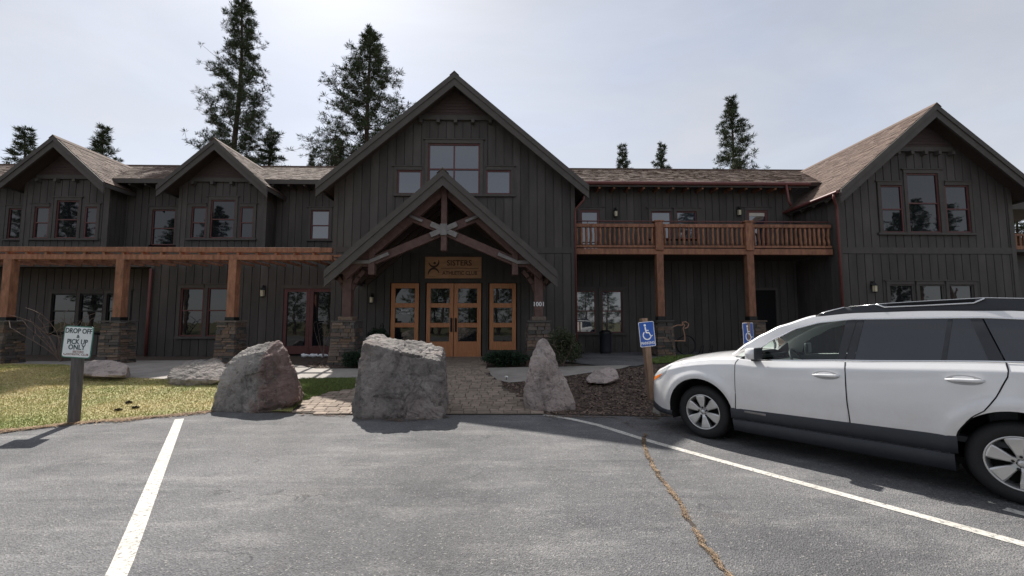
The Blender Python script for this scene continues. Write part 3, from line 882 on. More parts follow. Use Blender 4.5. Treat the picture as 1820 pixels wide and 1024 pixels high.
def gable_panel(cx, Y, za, slope, zbase, corb, wext):
    """horizontal boards filling the peak, on a beam with corbel ends"""
    mb = MB()
    hw = (za-zbase)/slope
    z = zbase
    while z < za-.06:
        z1 = min(z+.115, za-.02)
        w0, w1 = (za-z)/slope, (za-z1)/slope
        mb.hexa([(cx-w0, Y-.085, z), (cx+w0, Y-.085, z), (cx+w0, Y-.03, z), (cx-w0, Y-.03, z), (cx-w1, Y-.068, z1), (cx+w1, Y-.068, z1), (cx+w1, Y-.03, z1), (cx-w1, Y-.03, z1)])
        z = z1
    g = mb.build('gable_panel', MT['gable'], lodge)
    MB().box(cx-wext, cx+wext, Y-.13, Y-.02, zbase-.16, zbase).build('gable_beam', MT['trim'], g)
    for k in range(corb):
        x = cx-wext*.93+2*wext*.93*k/(corb-1)
        MB().box(x-.055, x+.055, Y-.22, Y-.02, zbase-.29, zbase-.162).build('corbel', MT['trim'], g)
    return g

# ---- middle gable
ZA_C, SL_C = PZ(131, 13.9, 805), .857
gable_roof(XC, 4.50, 4.50, ZA_C, SL_C, 13.9, 21.2, bw=.33)
ops = []
zt = lambda py: PZ(py, YG, 805)
xa, xb = PX(761, YG, 300), PX(853, YG, 300)
ops.append(window(YG, xa, xb, zt(346), zt(256), rails=(zt(301),), mulls=((xa+xb)/2,), pane='paneblue', sw=.055, head=.13))
ops.append(wpx(YG, 706, 750, 303, 346, pane='paneblue', R_=False, sw=.055))
ops.append(wpx(YG, 864, 908, 303, 346, pane='paneblue', L_=False, sw=.055))
# casings of the low sashes stop against the middle casing: fill the strip between
sl = MB().box(PX(698, YG), PX(916, YG), YG-.105, YG+.01, zt(346)-.08, zt(346)-.002).build('sill', MT['trim'], lodge)
DX = [(694,744),(758,855),(870,918)]
zdoor = (PZ(634, YG), PZ(504, YG))
ops += [(PX(694, YG, 560)-.02, PX(745, YG, 560)+.02, PZ(622, YG), zdoor[1]+.02), (PX(757, YG, 560)-.02, PX(856, YG, 560)+.02, PAD, zdoor[1]+.02), (PX(869, YG, 560)-.02, PX(918, YG, 560)+.02, PZ(622, YG), zdoor[1]+.02)]
zbelt = PZ(445, YG)
ops.append((XC-9, XC+9, zbelt-.10, zbelt+.10))
gtop = lambda x: ZA_C-.06-abs(x-XC)*SL_C
w_c = wall('front_wall', YG, XC-4.06, XC+4.06, PAD-.05, gtop, ops, (XC,))
MB().box(XC-4.06, XC+4.06, YG-.045, YG+.01, zbelt-.10, zbelt+.10).build('belt_board', MT['trim'], w_c)
for s in (-1, 1):
    MB().box(XC+s*4.06-.07, XC+s*4.06+.07, YG-.05, YG+.09, PAD-.05, gtop(XC+s*3.95)).build('corner_board', MT['trim'], w_c)
    x = XC+s*4.06
    MB().box(x-.02, x+.02, YG+.08, 19.5, PAD, 6.2).build('side_wall', MT['siding'], lodge)
gable_panel(XC, YG, ZA_C-.28, SL_C, PZ(208, YG, 805), 5, PX(876, YG, 210)-XC)

# ---- left wing
ZE_L = PZ(318, YU-.7, 260)
SLM_L = .52
YRIDGE_L = 21.3
zridL = ZE_L+SLM_L*(YRIDGE_L-(YU-.7))
XL0, YE = -30.0, YU-.7
r = slab((XL0, YE, ZE_L), (XC-2.4, YE, ZE_L), (XC-2.4, YRIDGE_L, zridL), (XL0, YRIDGE_L, zridL), .12, 'roof', lodge)
MB().box(XL0, -1.9, YRIDGE_L-.12, YRIDGE_L+.12, zridL-.03, zridL+.035).build('ridge_cap', MT['shingle'], r)
MB().box(XL0, XC-3.4, YE-.04, YE, ZE_L-.19, ZE_L-.01).build('fascia', MT['trim'], r)
x = -21.0
while x < XC-4.3:
    MB().box(x, x+.08, YE+.02, YU-.01, ZE_L-.26, ZE_L-.125).build('rafter_tail', MT['trim'], r)
    x += .66
ltop = lambda x: ZE_L+.12
ZDECK = 4.05
ops = [wpx(YU, 271, 312, 373, 436, rails=(PZ(406, YU, 290),), sash='maroon'),
       wpx(YU, 553, 586, 374, 426, rails=(PZ(401, YU, 570),), sill=(PX(546, YU, 426), PX(593, YU, 426)), pane='paneblue'),
       wpx(YU, 16, 39, 371, 425, sill=(PX(8, YU, 426), PX(46, YU, 426)))]
XSPL = PX(268, YL, 560)
zsof = PZ(472, YL, 100)
gops = [wpx(YL, 321, 362, 512, 598, rails=(PZ(552, YL, 340),), R_=False), wpx(YL, 369, 408, 512, 598, rails=(PZ(552, YL, 390),), sill=None)]
MB().box(PX(313, YL, 598), PX(416, YL, 598), YL-.11, YL+.01, PZ(598, YL, 360)-.08, PZ(598, YL, 360)-.002).build('sill', MT['trim'], lodge)
dz0, dz1 = PAD+.06, PZ(513, YL, 545)
dxa, dxb = PX(504, YL, 560), PX(597, YL, 560)
gops.append((dxa-.10, dxb+.2, PAD, dz1+.13))
w_l = wall('left_wall', YU, XL0, XC-3.0, ZDECK, ltop, ops)
w_l2 = wall('left_wall', YL, XSPL, XC-3.9, PAD-.05, lambda x: ZDECK-.2, gops)
MB().box(XL0, XC-3.9, YL-.05, YU, ZDECK-.2, ZDECK).build('flat_deck', MT['trim'], lodge)
MB().box(XL0, XSPL-.062, YL-.04, YL+.02, zsof-.05, ZDECK-.202).build('belt_board', MT['trim'], w_l2)
MB().box(XSPL-.06, XSPL+.06, YL-.05, YL+.1, PAD-.05, ZDECK-.21).build('corner_board', MT['trim'], w_l2)
# recessed ground floor at the far left with its ceiling
YL2 = 16.0
lo = [wpx(YL2, 92, 136, 522, 592, rails=(PZ(553, YL2, 110),), R_=False, sash='black'), wpx(YL2, 142, 184, 522, 592, rails=(PZ(553, YL2, 160),), R_=False, sash='black'), wpx(YL2, 190, 228, 522, 592, rails=(PZ(553, YL2, 200),), sash='black')]
wall('recess_wall', YL2, XL0, XSPL+.3, PAD-.05, lambda x: zsof, lo)
MB().box(XL0, XSPL, YL+.02, YL2, zsof, zsof+.05).build('recess_ceiling', MT['soffit'], lodge)
# red French doors of the left wing
def french(dx0, dx1, z0, z1, Y, col, n):
    wdt = (dx1-dx0)/2
    fr = MB(); fr.box(dx0-.1, dx0, Y-.06, Y+.02, z0-.04, z1); fr.box(dx1, dx1+.1, Y-.06, Y+.02, z0-.04, z1); fr.box(dx0-.1, dx1+.1, Y-.064, Y+.02, z1, z1+.13)
    d = fr.build('door_casing', MT['trim'], lodge)
    for k in range(2):
        a, b_ = dx0+k*wdt+.004, dx0+(k+1)*wdt-.004
        leaf = MB(); s = .12
        leaf.box(a, a+s, Y-.03, Y+.03, z0, z1); leaf.box(b_-s, b_, Y-.03, Y+.03, z0, z1)
        leaf.box(a+s, b_-s, Y-.026, Y+.03, z0, z0+.28); leaf.box(a+s, b_-s, Y-.026, Y+.03, z1-s, z1)
        lf = leaf.build('door_leaf', MT[col], d)
        za, zb_ = z0+.28, z1-s
        for q in range(n):
            p0, p1 = za+(zb_-za)*q/n, za+(zb_-za)*(q+1)/n
            MB().poly([(a+s, Y+.01, p0), (b_-s, Y+.01+.003*k, p0), (b_-s, Y+.01+.003*k, p1), (a+s, Y+.01, p1)]).build('pane', MT['pane'], d, fix=False)
            if q: MB().box(a+s, b_-s, Y-.02, Y+.02, p0-.02, p0+.02).build('glazing_bar', MT[col], d)
french(dxa, dxb, dz0, dz1, YL, 'maroon', 1)

# ---- the two gabled bays of the left wing
def bay(cx, half, apex_px, apex_py, groups, zbot):
    ya, yw = YDB, YD
    za = PZ(apex_py, ya, apex_px)
    sl_ = .89
    gable_roof(cx, half+.43, half+.43, za, sl_, ya, 21.2, bw=.33, th=.13)
    o, sil = triple(yw, *groups)
    w = wall('bay_wall', yw, cx-half, cx+half, zbot, lambda x: za-.06-abs(x-cx)*sl_, o, (cx,))
    MB().box(sil[0], sil[1], yw-.105, yw+.01, sil[2]-.08, sil[2]-.002).build('sill', MT['trim'], w)
    for s in (-1, 1):
        MB().box(cx+s*half-.06, cx+s*half+.06, yw-.05, yw+.07, zbot, za-half*sl_-.05).build('corner_board', MT['trim'], w)
        sw = MB().box(cx+s*half-.02, cx+s*half+.02, yw+.06, YU+.3, zbot, za-half*sl_).build('bay_side', MT['siding'], lodge)
        if s > 0:
            y = yw+.10
            while y < YU-.1:
                MB().box(cx+half+.018, cx+half+.045, y, y+.20, zbot, za-half*sl_-.05).build('board', MT['siding'], sw)
                y += .225
    MB().box(cx-half, cx+half, yw+.02, YU, zbot-.05, zbot).build('bay_floor', MT['soffit'], w)
    gable_panel(cx, yw, za-.24, sl_, PZ(apex_py+70, yw, apex_px), 4, half*.72)
    return w
zb_bay = ZDECK
bay(-18.02, 1.68, 97, 243, ((62,88,368,424),(101,140,357,424),(151,173,368,424)), zb_bay)
bay(-11.66, 1.75, 384, 248, ((341,367,368,424),(375,418,356,424),(427,451,368,424)), zb_bay)

# ---- right wing: recessed wall behind the balcony
ZE_R = PZ(324, 16.1, 1240)
SLM_R, YRIDGE_R = .46, 21.1
zridR = ZE_R+SLM_R*(YRIDGE_R-16.1)
r = slab((XC+3.3, 16.1, ZE_R), (16.5, 16.1, ZE_R), (16.5, YRIDGE_R, zridR), (XC+3.3, YRIDGE_R, zridR), .12, 'roof', lodge)
MB().box(XC+1, 16, YRIDGE_R-.12, YRIDGE_R+.12, zridR-.03, zridR+.035).build('ridge_cap', MT['shingle'], r)
MB().tube([(XC+4.3, 16.03, ZE_R-.07), (11.9, 16.03, ZE_R-.07)], .07, 8).build('gutter', MT['gutter'], r)
MB().box(XC+4.3, 11.9, 16.08, 16.11, ZE_R-.2, ZE_R-.01).build('fascia', MT['trim'], r)
x = 3.1
while x < 11.4:
    MB().box(x, x+.075, 16.13, 16.68, ZE_R-.26, ZE_R-.13).build('rafter_tail', MT['cedar'], r)
    x += .575
zfl = PZ(442, YB)      # balcony deck height
ops = []
x0, x1 = PX(1030, YR, 400), PX(1066, YR, 400)
def glazed_door(x0, x1, z0, z1, Y, blind=False):
    d = MB(); d.box(x0-.09, x0, Y-.05, Y+.02, z0, z1); d.box(x1, x1+.09, Y-.05, Y+.02, z0, z1); d.box(x0-.09, x1+.09, Y-.054, Y+.02, z1, z1+.10)
    c = d.build('door_casing', MT['trim'], lodge)
    MB().box(x0-.2, x1+.2, Y-.08, Y+.01, z1+.10, z1+.135).build('head_cap', MT['trim'], c)
    l = MB(); s = .10
    l.box(x0, x0+s, Y-.03, Y+.03, z0, z1); l.box(x1-s, x1, Y-.03, Y+.03, z0, z1); l.box(x0+s, x1-s, Y-.026, Y+.03, z0, z0+.25); l.box(x0+s, x1-s, Y-.026, Y+.03, z1-s, z1)
    l.build('door_leaf', MT['maroon'], c)
    MB().poly([(x0+s, Y+.01, z0+.25), (x1-s, Y+.012, z0+.25), (x1-s, Y+.012, z1-s), (x0+s, Y+.01, z1-s)]).build('pane', MT['paneblue'], c, fix=False)
    if blind: MB().box(x0+s, x1-s, Y-.004, Y+.008, z1-s-.14, z1-s).build('roller_blind', MT['cream'], c)
    return (x0-.09, x1+.09, z0, z1+.10)
zh = PZ(374, YR, 1200)
ops.append(glazed_door(x0, x1, zfl+.03, zh, YR))
ops.append(glazed_door(PX(1327, YR, 400), PX(1364, YR, 400), zfl+.03, PZ(374, YR, 1345), YR, True))
ops.append(wpx(YR, 1157, 1193, 376, 425, R_=False, sill=None, pane='paneblue'))
ops.append(wpx(YR, 1202, 1238, 376, 425, sill=None, pane='paneblue'))
ops.append(wpx(YR, 1022, 1059, 517, 592, rails=(PZ(553, YR, 1040),), R_=False, pane='paneblue'))
ops.append(wpx(YR, 1069, 1106, 517, 592, rails=(PZ(553, YR, 1087),), pane='paneblue'))
MB().box(PX(1015, YR, 592), PX(1114, YR, 592), YR-.11, YR+.01, PZ(592, YR, 1060)-.08, PZ(592, YR, 1060)-.002).build('sill', MT['trim'], lodge)
dkx0, dkx1, dkz = PX(1342, YR, 560), PX(1379, YR, 560), PZ(516, YR, 1360)
ops.append((dkx0-.1, dkx1+.1, PAD, dkz+.1))
w_r = wall('recess_wall', YR, XC+4.0, 11.65, PAD-.05, lambda x: ZE_R+.2, ops)
c = MB().box(dkx0-.1, dkx0, YR-.05, YR+.02, PAD, dkz).box(dkx1, dkx1+.1, YR-.05, YR+.02, PAD, dkz).box(dkx0-.1, dkx1+.1, YR-.054, YR+.02, dkz, dkz+.1).build('door_casing', MT['trim'], lodge)
MB().box(dkx0, dkx1, YR-.01, YR+.03, PAD, dkz).build('door_leaf', MT['void'], c)

# ---- right gabled wing
XW0, XW1, XWC = PX(1490, YG, 420), PX(1797, YG, 420), 14.82
ZA_W, SL_W, HL_W = PZ(187, 13.9, 1662), .862, 3.5
gable_roof(XWC, HL_W, 3.55, ZA_W, SL_W, 13.9, 20.6, bw=.34)
o, sil = triple(YG, (1565,1604,330,414), (1612,1668,309,414), (1680,1722,330,414))
zh2 = PZ(506, YG, 1650)
o2 = [window(YG, PX(1580, YG, 530), PX(1624, YG, 530), PZ(575, YG, 1600), zh2, R_=False, sash='trim'), window(YG, PX(1633, YG, 530), PX(1677, YG, 530), PZ(575, YG, 1650), zh2, R_=False, sash='trim'), window(YG, PX(1686, YG, 530), PX(1730, YG, 530), PZ(575, YG, 1700), zh2, sash='trim')]
zbw = PZ(446, YG, 1650)
w_w = wall('wing_wall', YG, XW0, XW1, PAD-.05, lambda x: ZA_W-.06-abs(x-XWC)*SL_W, o+o2+[(XW0-1, XW1+1, zbw-.11, zbw+.11)], (XWC,))
MB().box(XW0, XW1, YG-.05, YG+.01, zbw-.11, zbw+.11).build('belt_board', MT['trim'], w_w)
MB().box(sil[0], sil[1], YG-.105, YG+.01, sil[2]-.08, sil[2]-.002).build('sill', MT['trim'], w_w)
for x in (XW0, XW1):
    MB().box(x-.08, x+.08, YG-.055, YG+.1, PAD-.05, ZA_W-.1-abs(x-XWC)*SL_W).build('corner_board', MT['trim'], w_w)
sw = MB().box(XW0-.02, XW0+.02, YG+.09, 19, PAD-.05, 5.9).build('wing_side', MT['siding'], lodge)
MB().box(XW1-.02, XW1+.02, YG+.09, 19, PAD-.05, 5.6).build('wing_side', MT['siding'], lodge)
y = YG+.12
while y < YR-.1:
    MB().box(XW0-.05, XW0-.018, y, y+.25, PAD-.05, 5.75).build('board', MT['siding'], sw)
    y += .277
gable_panel(XWC, YG, ZA_W-.30, SL_W, PZ(264, YG, 1660), 5, 1.05)
x = 14.2
for k in range(5):
    yy = 14.6+.62*k
    ze_ = ZA_W-HL_W*SL_W-.15
    MB().bar((XWC-HL_W+.04, yy, ze_-.06), (XW0-.04, yy, ze_-.06+.3*SL_W), .08, .11).build('rafter_tail', MT['trim'], lodge)
# gutters and downspouts
def spout(name, pts, r=.045):
    return MB().tube([Vector(p) for p in pts], r, 8).build(name, MT['gutter'], lodge, smooth=True)
MB().tube([(XWC-HL_W-.07, 13.9, ZA_W-HL_W*SL_W-.05), (XWC-HL_W-.07, 17.2, ZA_W-HL_W*SL_W-.05)], .06, 8).build('gutter', MT['gutter'], lodge)
zg = ZA_W-HL_W*SL_W-.1
spout('downspout', [(XWC-HL_W-.07, 14.05, zg), (XWC-HL_W-.05, 14.1, zg-.12), (XW0-.12, 14.35, zg-.32), (XW0-.09, 14.38, zg-.45), (XW0-.09, 14.38, PAD)])
spout('downspout', [(10.95, 16.0, ZE_R-.12), (11.02, 16.0, ZE_R-.75), (11.1, 16.0, ZE_R-.95)])
spout('downspout', [(XC+4.36, 14.05, 5.75), (XC+4.36, 14.05, 5.62), (XC+4.14, 14.3, 5.40), (XC+4.12, 14.36, 5.25), (XC+4.12, 14.36, PAD)], .035)
spout('downspout', [(XSPL, YL-.11, zsof-.12), (XSPL, YL-.11, PAD)], .05)
# side porch glimpsed right of the wing
pr = MB().box(XW1+.06, XW1+4, 15.6, 19, PZ(372, 15.6, 1810), PZ(358, 15.6, 1810)).build('side_porch_roof', MT['trim'], lodge)
zq = PZ(434, 15.6, 1810)
MB().box(XW1+.06, XW1+4, 15.6, 15.7, zq-.20, zq-.06).build('side_porch_beam', MT['redwood'], pr)
MB().box(XW1+.06, XW1+4, 15.6, 19, zq-.30, zq-.21).build('side_porch_deck', MT['trim'], pr)
MB().box(XW1+.06, XW1+4, 15.6, 15.68, zq+.32, zq+.40).build('side_porch_rail', MT['redwood'], pr)
for k in range(12):
    MB().box(XW1+.15+k*.17, XW1+.22+k*.17, 15.61, 15.67, zq-.06, zq+.32).build('side_porch_baluster', MT['cedar'], pr)
MB().box(XW1+.42, XW1+.6, 15.72, 15.9, PAD, PZ(372, 15.6, 1810)).build('side_porch_post', MT['truss'], pr)
MB().box(XW1+.06, XW1+4, 16.2, 16.25, PAD, zq-.31).build('side_porch_wall', MT['siding'], pr)

MB().box(XL0, 18, 20.9, 21.0, PAD, 8.0).build('back_wall', MT['siding'], lodge)
MB().box(XL0-.1, XL0, YL, 20.9, PAD, 7.4).build('end_wall', MT['siding'], lodge)

# boards: the 290 largest singly, the rest as one mass for each wall
BOARDS.sort(key=lambda q: -q[0])
print('boards', len(BOARDS))
for a, w, s in BOARDS[:265]: board_mb(MB(), s).build('board', MT['siding'], w)
rest = {}
for a, w, s in BOARDS[265:]: board_mb(rest.setdefault(w.name, (w, MB()))[1], s)
for w, mb in rest.values(): tag(mb.build('short_boards', MT['siding'], w), kind='stuff')

# ---- stone piers
STONES = [0]
def pier(cx, cy, w, zb, zt_, taper=.05):
    core = MB().box(cx-w/2+.05, cx+w/2-.05, cy-w/2+.05, cy+w/2-.05, zb-.05, zt_-.02).build('stone_pier', MT['stone'], lodge)
    rnd = random.Random(int(cx*77+cy*13))
    mass = MB()
    z = zb-.03
    while z < zt_-.06:
        h = min(rnd.choice((.055, .07, .085, .11)), zt_-z)
        grow = taper*(1-(z-zb)/(zt_-zb))
        for face in (0, 2 if cx < 0 else 1, 1 if cx < 0 else 2):          # front, side towards the walk, far side
            x = -w/2-grow
            while x < w/2+grow-.02:
                l = rnd.uniform(.14, .36)
                x2 = min(x+l, w/2+grow)
                if w/2+grow-x2 < .08: x2 = w/2+grow
                out = rnd.uniform(0, .035)+grow
                a, b_ = x+.004, x2-.004
                d0, d1 = -w/2-out, -w/2+.09
                j = [rnd.uniform(-.012, .012) for _ in range(8)]
                z0, z1 = z+.003, z+h-.004
                if face == 0: pts = [(a, d0+j[0], z0), (b_, d0+j[1], z0), (b_, d1, z0), (a, d1, z0), (a+abs(j[2]), d0+j[3]+.01, z1), (b_-abs(j[4]), d0+j[5]+.01, z1), (b_, d1, z1), (a, d1, z1)]
                else:
                    if a < -w/2-grow+.05: a = -w/2+.03
                    if b_-a < .03: x = x2; continue
                    s = -1 if face == 1 else 1
                    pts = [(s*-d0+s*j[0], a, z0), (s*-d0+s*j[1], b_, z0), (s*-d1, b_, z0), (s*-d1, a, z0), (s*-d0+s*j[3]-s*.01, a+abs(j[2]), z1), (s*-d0+s*j[5]-s*.01, b_-abs(j[4]), z1), (s*-d1, b_, z1), (s*-d1, a, z1)]
                q8 = [(cx+p[0], cy+p[1], p[2]) for p in pts]
                far = face == (1 if cx < 0 else 2)
                if far or STONES[0] >= 290: mass.hexa(q8)
                else:
                    MB().hexa(q8).build('stone', MT['stone'], core); STONES[0] += 1
                x = x2
        z += h
    if mass.f: tag(mass.build('stone_side', MT['stone'], core), kind='stuff')
    return core
def cap(core, cx, cy, w, z, h=.06, mat='concrete'):
    MB().box(cx-w/2, cx+w/2, cy-w/2, cy+w/2, z, z+h).build('cap_stone', MT['stone'], core, bevel=.012)

# ---- pergola in front of the left wing
zp0, zp1 = PZ(462, YPG, 215), PZ(453, YPG, 215)
zp2, zp3 = PZ(449, YPG, 215), PZ(440, YPG, 215)
xpe = PX(592, YPG, 450)
perg = MB().box(-19.5, xpe, YPG-.07, YPG+.07, zp0, zp1).build('pergola', MT['redwood'], lodge, bevel=.008)
MB().box(-19.5, xpe, YPG-.10, YPG+.02, zp2+.01, zp3).build('top_purlin', MT['redwood'], perg, bevel=.008)
x = -19.2
while x < xpe-.1:
    MB().box(x, x+.07, YPG-.06, YL-.06, zp1+.001, zp2+.009).build('rafter', MT['redwood'], perg)
    x += .545
for yy in (13.3, 14.1):
    MB().box(-19.5, xpe, yy, yy+.09, zp2+.01, zp2+.08).build('purlin', MT['redwood'], perg)
for px in (14, 213, 412):
    cx = PX(px, YPG, 560); cx = PX(px+4, YPG, 500)
    base = PZ(570, YPG, px)
    MB().box(cx-.115, cx+.115, YPG-.115, YPG+.115, base+.06, zp0-.001).build('post', MT['redwood'], perg, bevel=.012)
    MB().box(cx-.13, cx+.13, YPG-.13, YPG+.13, base+.0, base+.10).build('post_base', MT['black'], perg)
    c = pier(cx, YPG, .50, PAD-.02, base-.05)
    cap(c, cx, YPG, .60, base-.05, .05)

# ---- balcony
bz = lambda py: PZ(py, YB, 1250)
xb0, xb1 = XC+4.14, XW0-.12
balc = MB().box(xb0, xb1, YB-.08, YB+.08, bz(453), bz(443)).build('balcony', MT['redwood'], lodge, bevel=.01)
MB().box(xb0, xb1, YB+.09, YR-.03, bz(449), bz(443)).build('deck', MT['soffit'], balc)
posts = [PX(1170, YB, 420), PX(1329, YB, 420)]
for cx in posts:
    MB().box(cx-.135, cx+.135, YB-.135, YB+.135, bz(443)-.06, bz(396)).build('rail_post', MT['redwood'], balc, bevel=.012)
    MB().box(cx-.16, cx+.16, YB-.16, YB+.16, bz(396), bz(393)).build('post_cap', MT['redwood'], balc, bevel=.012)
    pb = PZ(566, YB, 1180)
    MB().box(cx-.12, cx+.12, YB-.12, YB+.12, pb+.03, bz(453)-.001).build('post', MT['redwood'], balc, bevel=.012)
    MB().box(cx-.135, cx+.135, YB-.135, YB+.135, pb-.07, pb+.07).build('post_base', MT['black'], balc)
    c = pier(cx+.06, YB, .52, PAD-.02, pb-.12)
    cap(c, cx+.06, YB, .62, pb-.12, .05)
edges = [xb0, posts[0]-.135, posts[0]+.135, posts[1]-.135, posts[1]+.135, xb1]
rnd = random.Random(21)
for k in (0, 2, 4):
    a, b_ = edges[k], edges[k+1]
    MB().box(a, b_, YB-.06, YB+.06, bz(405), bz(399)).build('top_rail', MT['redwood'], balc, bevel=.01)
    MB().box(a, b_, YB-.06, YB+.06, bz(442)+.02, bz(437)).build('bottom_rail', MT['redwood'], balc, bevel=.01)
    MB().tube([(a, YB, bz(394)), (b_, YB, bz(394))], .022, 8).build('hand_rail', MT['maroon'], balc)
    for q in range(3):
        xx = a+(b_-a)*(q+.5)/3
        MB().tube([(xx, YB, bz(399)), (xx, YB, bz(394))], .012, 6).build('rail_bracket', MT['maroon'], balc)
    n = int((b_-a)/.163)
    for i in range(n):
        cx = a+(b_-a)*(i+.5)/n
        z0, z1 = bz(437), bz(405)
        pts, rr = [], []
        for s in range(6):
            t = s/5
            pts.append((cx+rnd.gauss(0, .006), YB+rnd.gauss(0, .006), z0+(z1-z0)*t))
            rr.append(.047*(1-.1*t)*rnd.uniform(.86, 1.1))
        MB().tube(pts, rr, 8).build('baluster', MT['cedar'], balc, smooth=True)

# ---- entry portico
ZA_P, SL_P = PZ(303, YPF, 787), .895
pr_roofs = gable_roof(XC, 3.12, 3.12, ZA_P, SL_P, YPF, YG-.02, bw=.32, th=.12, shing=True)
port = pr_roofs[0]
YT = YPF+.42
tz = lambda py: PZ(py, YT, 787)
tp = lambda px, py: P(px, py, YT)
def beam(a, b_, w, h, name, mat='truss', dy=0):
    a, b_ = Vector(a), Vector(b_)
    a.y = b_.y = YT+dy
    return MB().bar(a, b_, w, h, (0, 0, 1) if abs((b_-a).normalized().z) < .95 else (0, 1, 0)).build(name, MT[mat], port, bevel=.01)
for s in (-1, 1):
    beam((XC, 0, ZA_P-.42), (XC+s*2.75, 0, ZA_P-.42-2.75*SL_P), .16, .22, 'truss_rafter', dy=.015)
    lo_, hi_ = Vector((XC+s*2.02, 0, tz(466))), Vector((XC-s*.98, 0, tz(385)))
    beam(lo_, hi_, .14, .235, 'scissor_beam', dy=.0 if s < 0 else .012)
    beam((XC+s*2.82, 0, tz(468)), (XC+s*1.92, 0, tz(468)), .15, .20, 'tie_stub', dy=.024)
    MB().box(XC+s*1.99-.085, XC+s*1.99+.085, YT-.11, YT+.11, tz(489), tz(442)).build('drop_post', MT['truss'], port, bevel=.012)
    # steel straps
    d = (hi_-lo_).normalized()
    beam(lo_+d*-.02, lo_+d*.55, .30, .10, 'steel_strap', 'plate')
    beam((XC+s*2.6, 0, tz(467)), (XC+s*2.02, 0, tz(467)), .30, .10, 'steel_strap', 'plate', dy=.004)
    beam(hi_-d*.42, hi_-d*.02, .30, .08, 'steel_strap', 'plate', dy=.002)
    ctr = Vector((XC, 0, tz(410)))
    beam(ctr-d*.40, ctr+d*.40, .32, .15, 'steel_strap', 'plate', dy=.006*s)
MB().box(XC-.08, XC+.08, YT-.13, YT+.13, tz(447), ZA_P-.36).build('king_post', MT['truss'], port, bevel=.012)
MB().box(XC-.09, XC+.09, YT-.18, YT+.18, tz(420), tz(400)).build('steel_plate', MT['plate'], port)
zbm = tz(480)
pzs = PZ(572, 12.15, 618)
for s, px in ((-1, 618), (1, 957)):
    cx = PX(px, 12.15, 560)
    MB().box(cx-.12, cx+.12, YPF+.25, YG-.05, zbm, zbm+.22).build('plate_beam', MT['truss'], port, bevel=.012)
    MB().box(cx-.32, cx+.32, 12.02, 12.28, zbm-.03, zbm+.19).build('header_beam', MT['truss'], port, bevel=.012)
    MB().box(cx-.12, cx+.12, 12.03, 12.27, pzs+.14, zbm-.031).build('post', MT['truss'], port, bevel=.012)
    for q in (-1, 1):
        pts = [Vector((cx+q*.10, 12.15, zbm-.55)), Vector((cx+q*.16, 12.15, zbm-.38)), Vector((cx+q*.27, 12.15, zbm-.2)), Vector((cx+q*.42, 12.15, zbm-.03))]
        mb = MB()
        for a, b_ in zip(pts, pts[1:]): mb.bar(a, b_+(b_-a)*.15, .10, .11)
        mb.build('knee_brace', MT['truss'], port)
    c = pier(cx, 12.15, .60, PAD-.03, pzs-.02, .08)
    cap(c, cx, 12.15, .66, pzs-.02, .05)
    cap(c, cx, 12.15, .40, pzs+.032, .11)
    # soffit rafters inside the porch
for k in range(4):
    yy = YPF+.9+k*.62
    for s in (-1, 1):
        MB().bar((XC, yy, ZA_P-.27), (XC+s*2.9, yy, ZA_P-.27-2.9*SL_P), .08, .14).build('porch_rafter', MT['soffit'], port)
print('stones', STONES[0])
# house number on the right-hand post
cx = PX(957, 12.15, 540)
put_text('1001', .17, lodge, MT['white'], Vector((cx, 12.02, PZ(541, 12.02, 957)))-Vector((XC, YG, PAD)), name='house_number')

# ---- entry doors
def timber_panel(name, px0, px1, ytop, ybot, panes, handles=0, bott=None):
    Y = YG-.02
    x0, x1 = PX(px0, Y, 560), PX(px1, Y, 560)
    z0, z1 = PZ(ybot, Y), PZ(ytop, Y)
    st = .135
    mb = MB()
    mb.box(x0, x0+st, Y-.03, Y+.05, z0, z1); mb.box(x1-st, x1, Y-.03, Y+.05, z0, z1)
    zs = [(PZ(b_, Y), PZ(a, Y)) for a, b_ in panes]
    levels = [z1] + [q for z in zs for q in (z[1], z[0])] + [z0]
    for k in range(0, len(levels), 2): mb.box(x0+st, x1-st, Y-.026, Y+.05, levels[k+1], levels[k])
    d = mb.build(name, MT['doorwood'], lodge, bevel=.006)
    for (a, b_) in zs:
        tl = RND.uniform(-.004, .004)
        MB().poly([(x0+st, Y+.02, a), (x1-st, Y+.02+tl, a), (x1-st, Y+.02+tl, b_), (x0+st, Y+.02, b_)]).build('pane', MT['pane'], d, fix=False)
    if bott: MB().box(x0+st+.04, x1-st-.04, Y-.036, Y-.02, z0+.10, levels[-2]-.05).build('kick_panel', MT['doorwood'], d, bevel=.008)
    if handles:
        hx = x1-.065 if handles > 0 else x0+.065
        h = MB()
        zc0, zc1 = PZ(590, Y), PZ(565, Y)
        h.tube([(hx, Y-.03, zc0+.03), (hx, Y-.09, zc0+.03), (hx, Y-.09, zc1-.03), (hx, Y-.03, zc1-.03)], .016, 8)
        h.box(hx-.035, hx+.035, Y-.036, Y-.029, zc0, zc1)
        h.build('pull_handle', MT['black'], d)
    return d
PN = [(513,539),(547,574),(582,607)]
timber_panel('sidelight', 695, 744, 504, 622, PN)
d1 = timber_panel('door', 758, 806, 504, 634, PN, 1, True)
d2 = timber_panel('door', 807, 855, 504, 634, PN, -1, True)
timber_panel('sidelight', 870, 917, 504, 622, PN)
MB().box(PX(757, YG, 634), PX(856, YG, 634), YG-.10, YG+.02, PAD-.03, PZ(634, YG)-.002).build('threshold', MT['black'], lodge)
put_text('SISTERS', .075, lodge, MT['white'], Vector((PX(720, YG, 555), YG-.03, PZ(552, YG)))-Vector((XC, YG, PAD)), name='door_lettering')
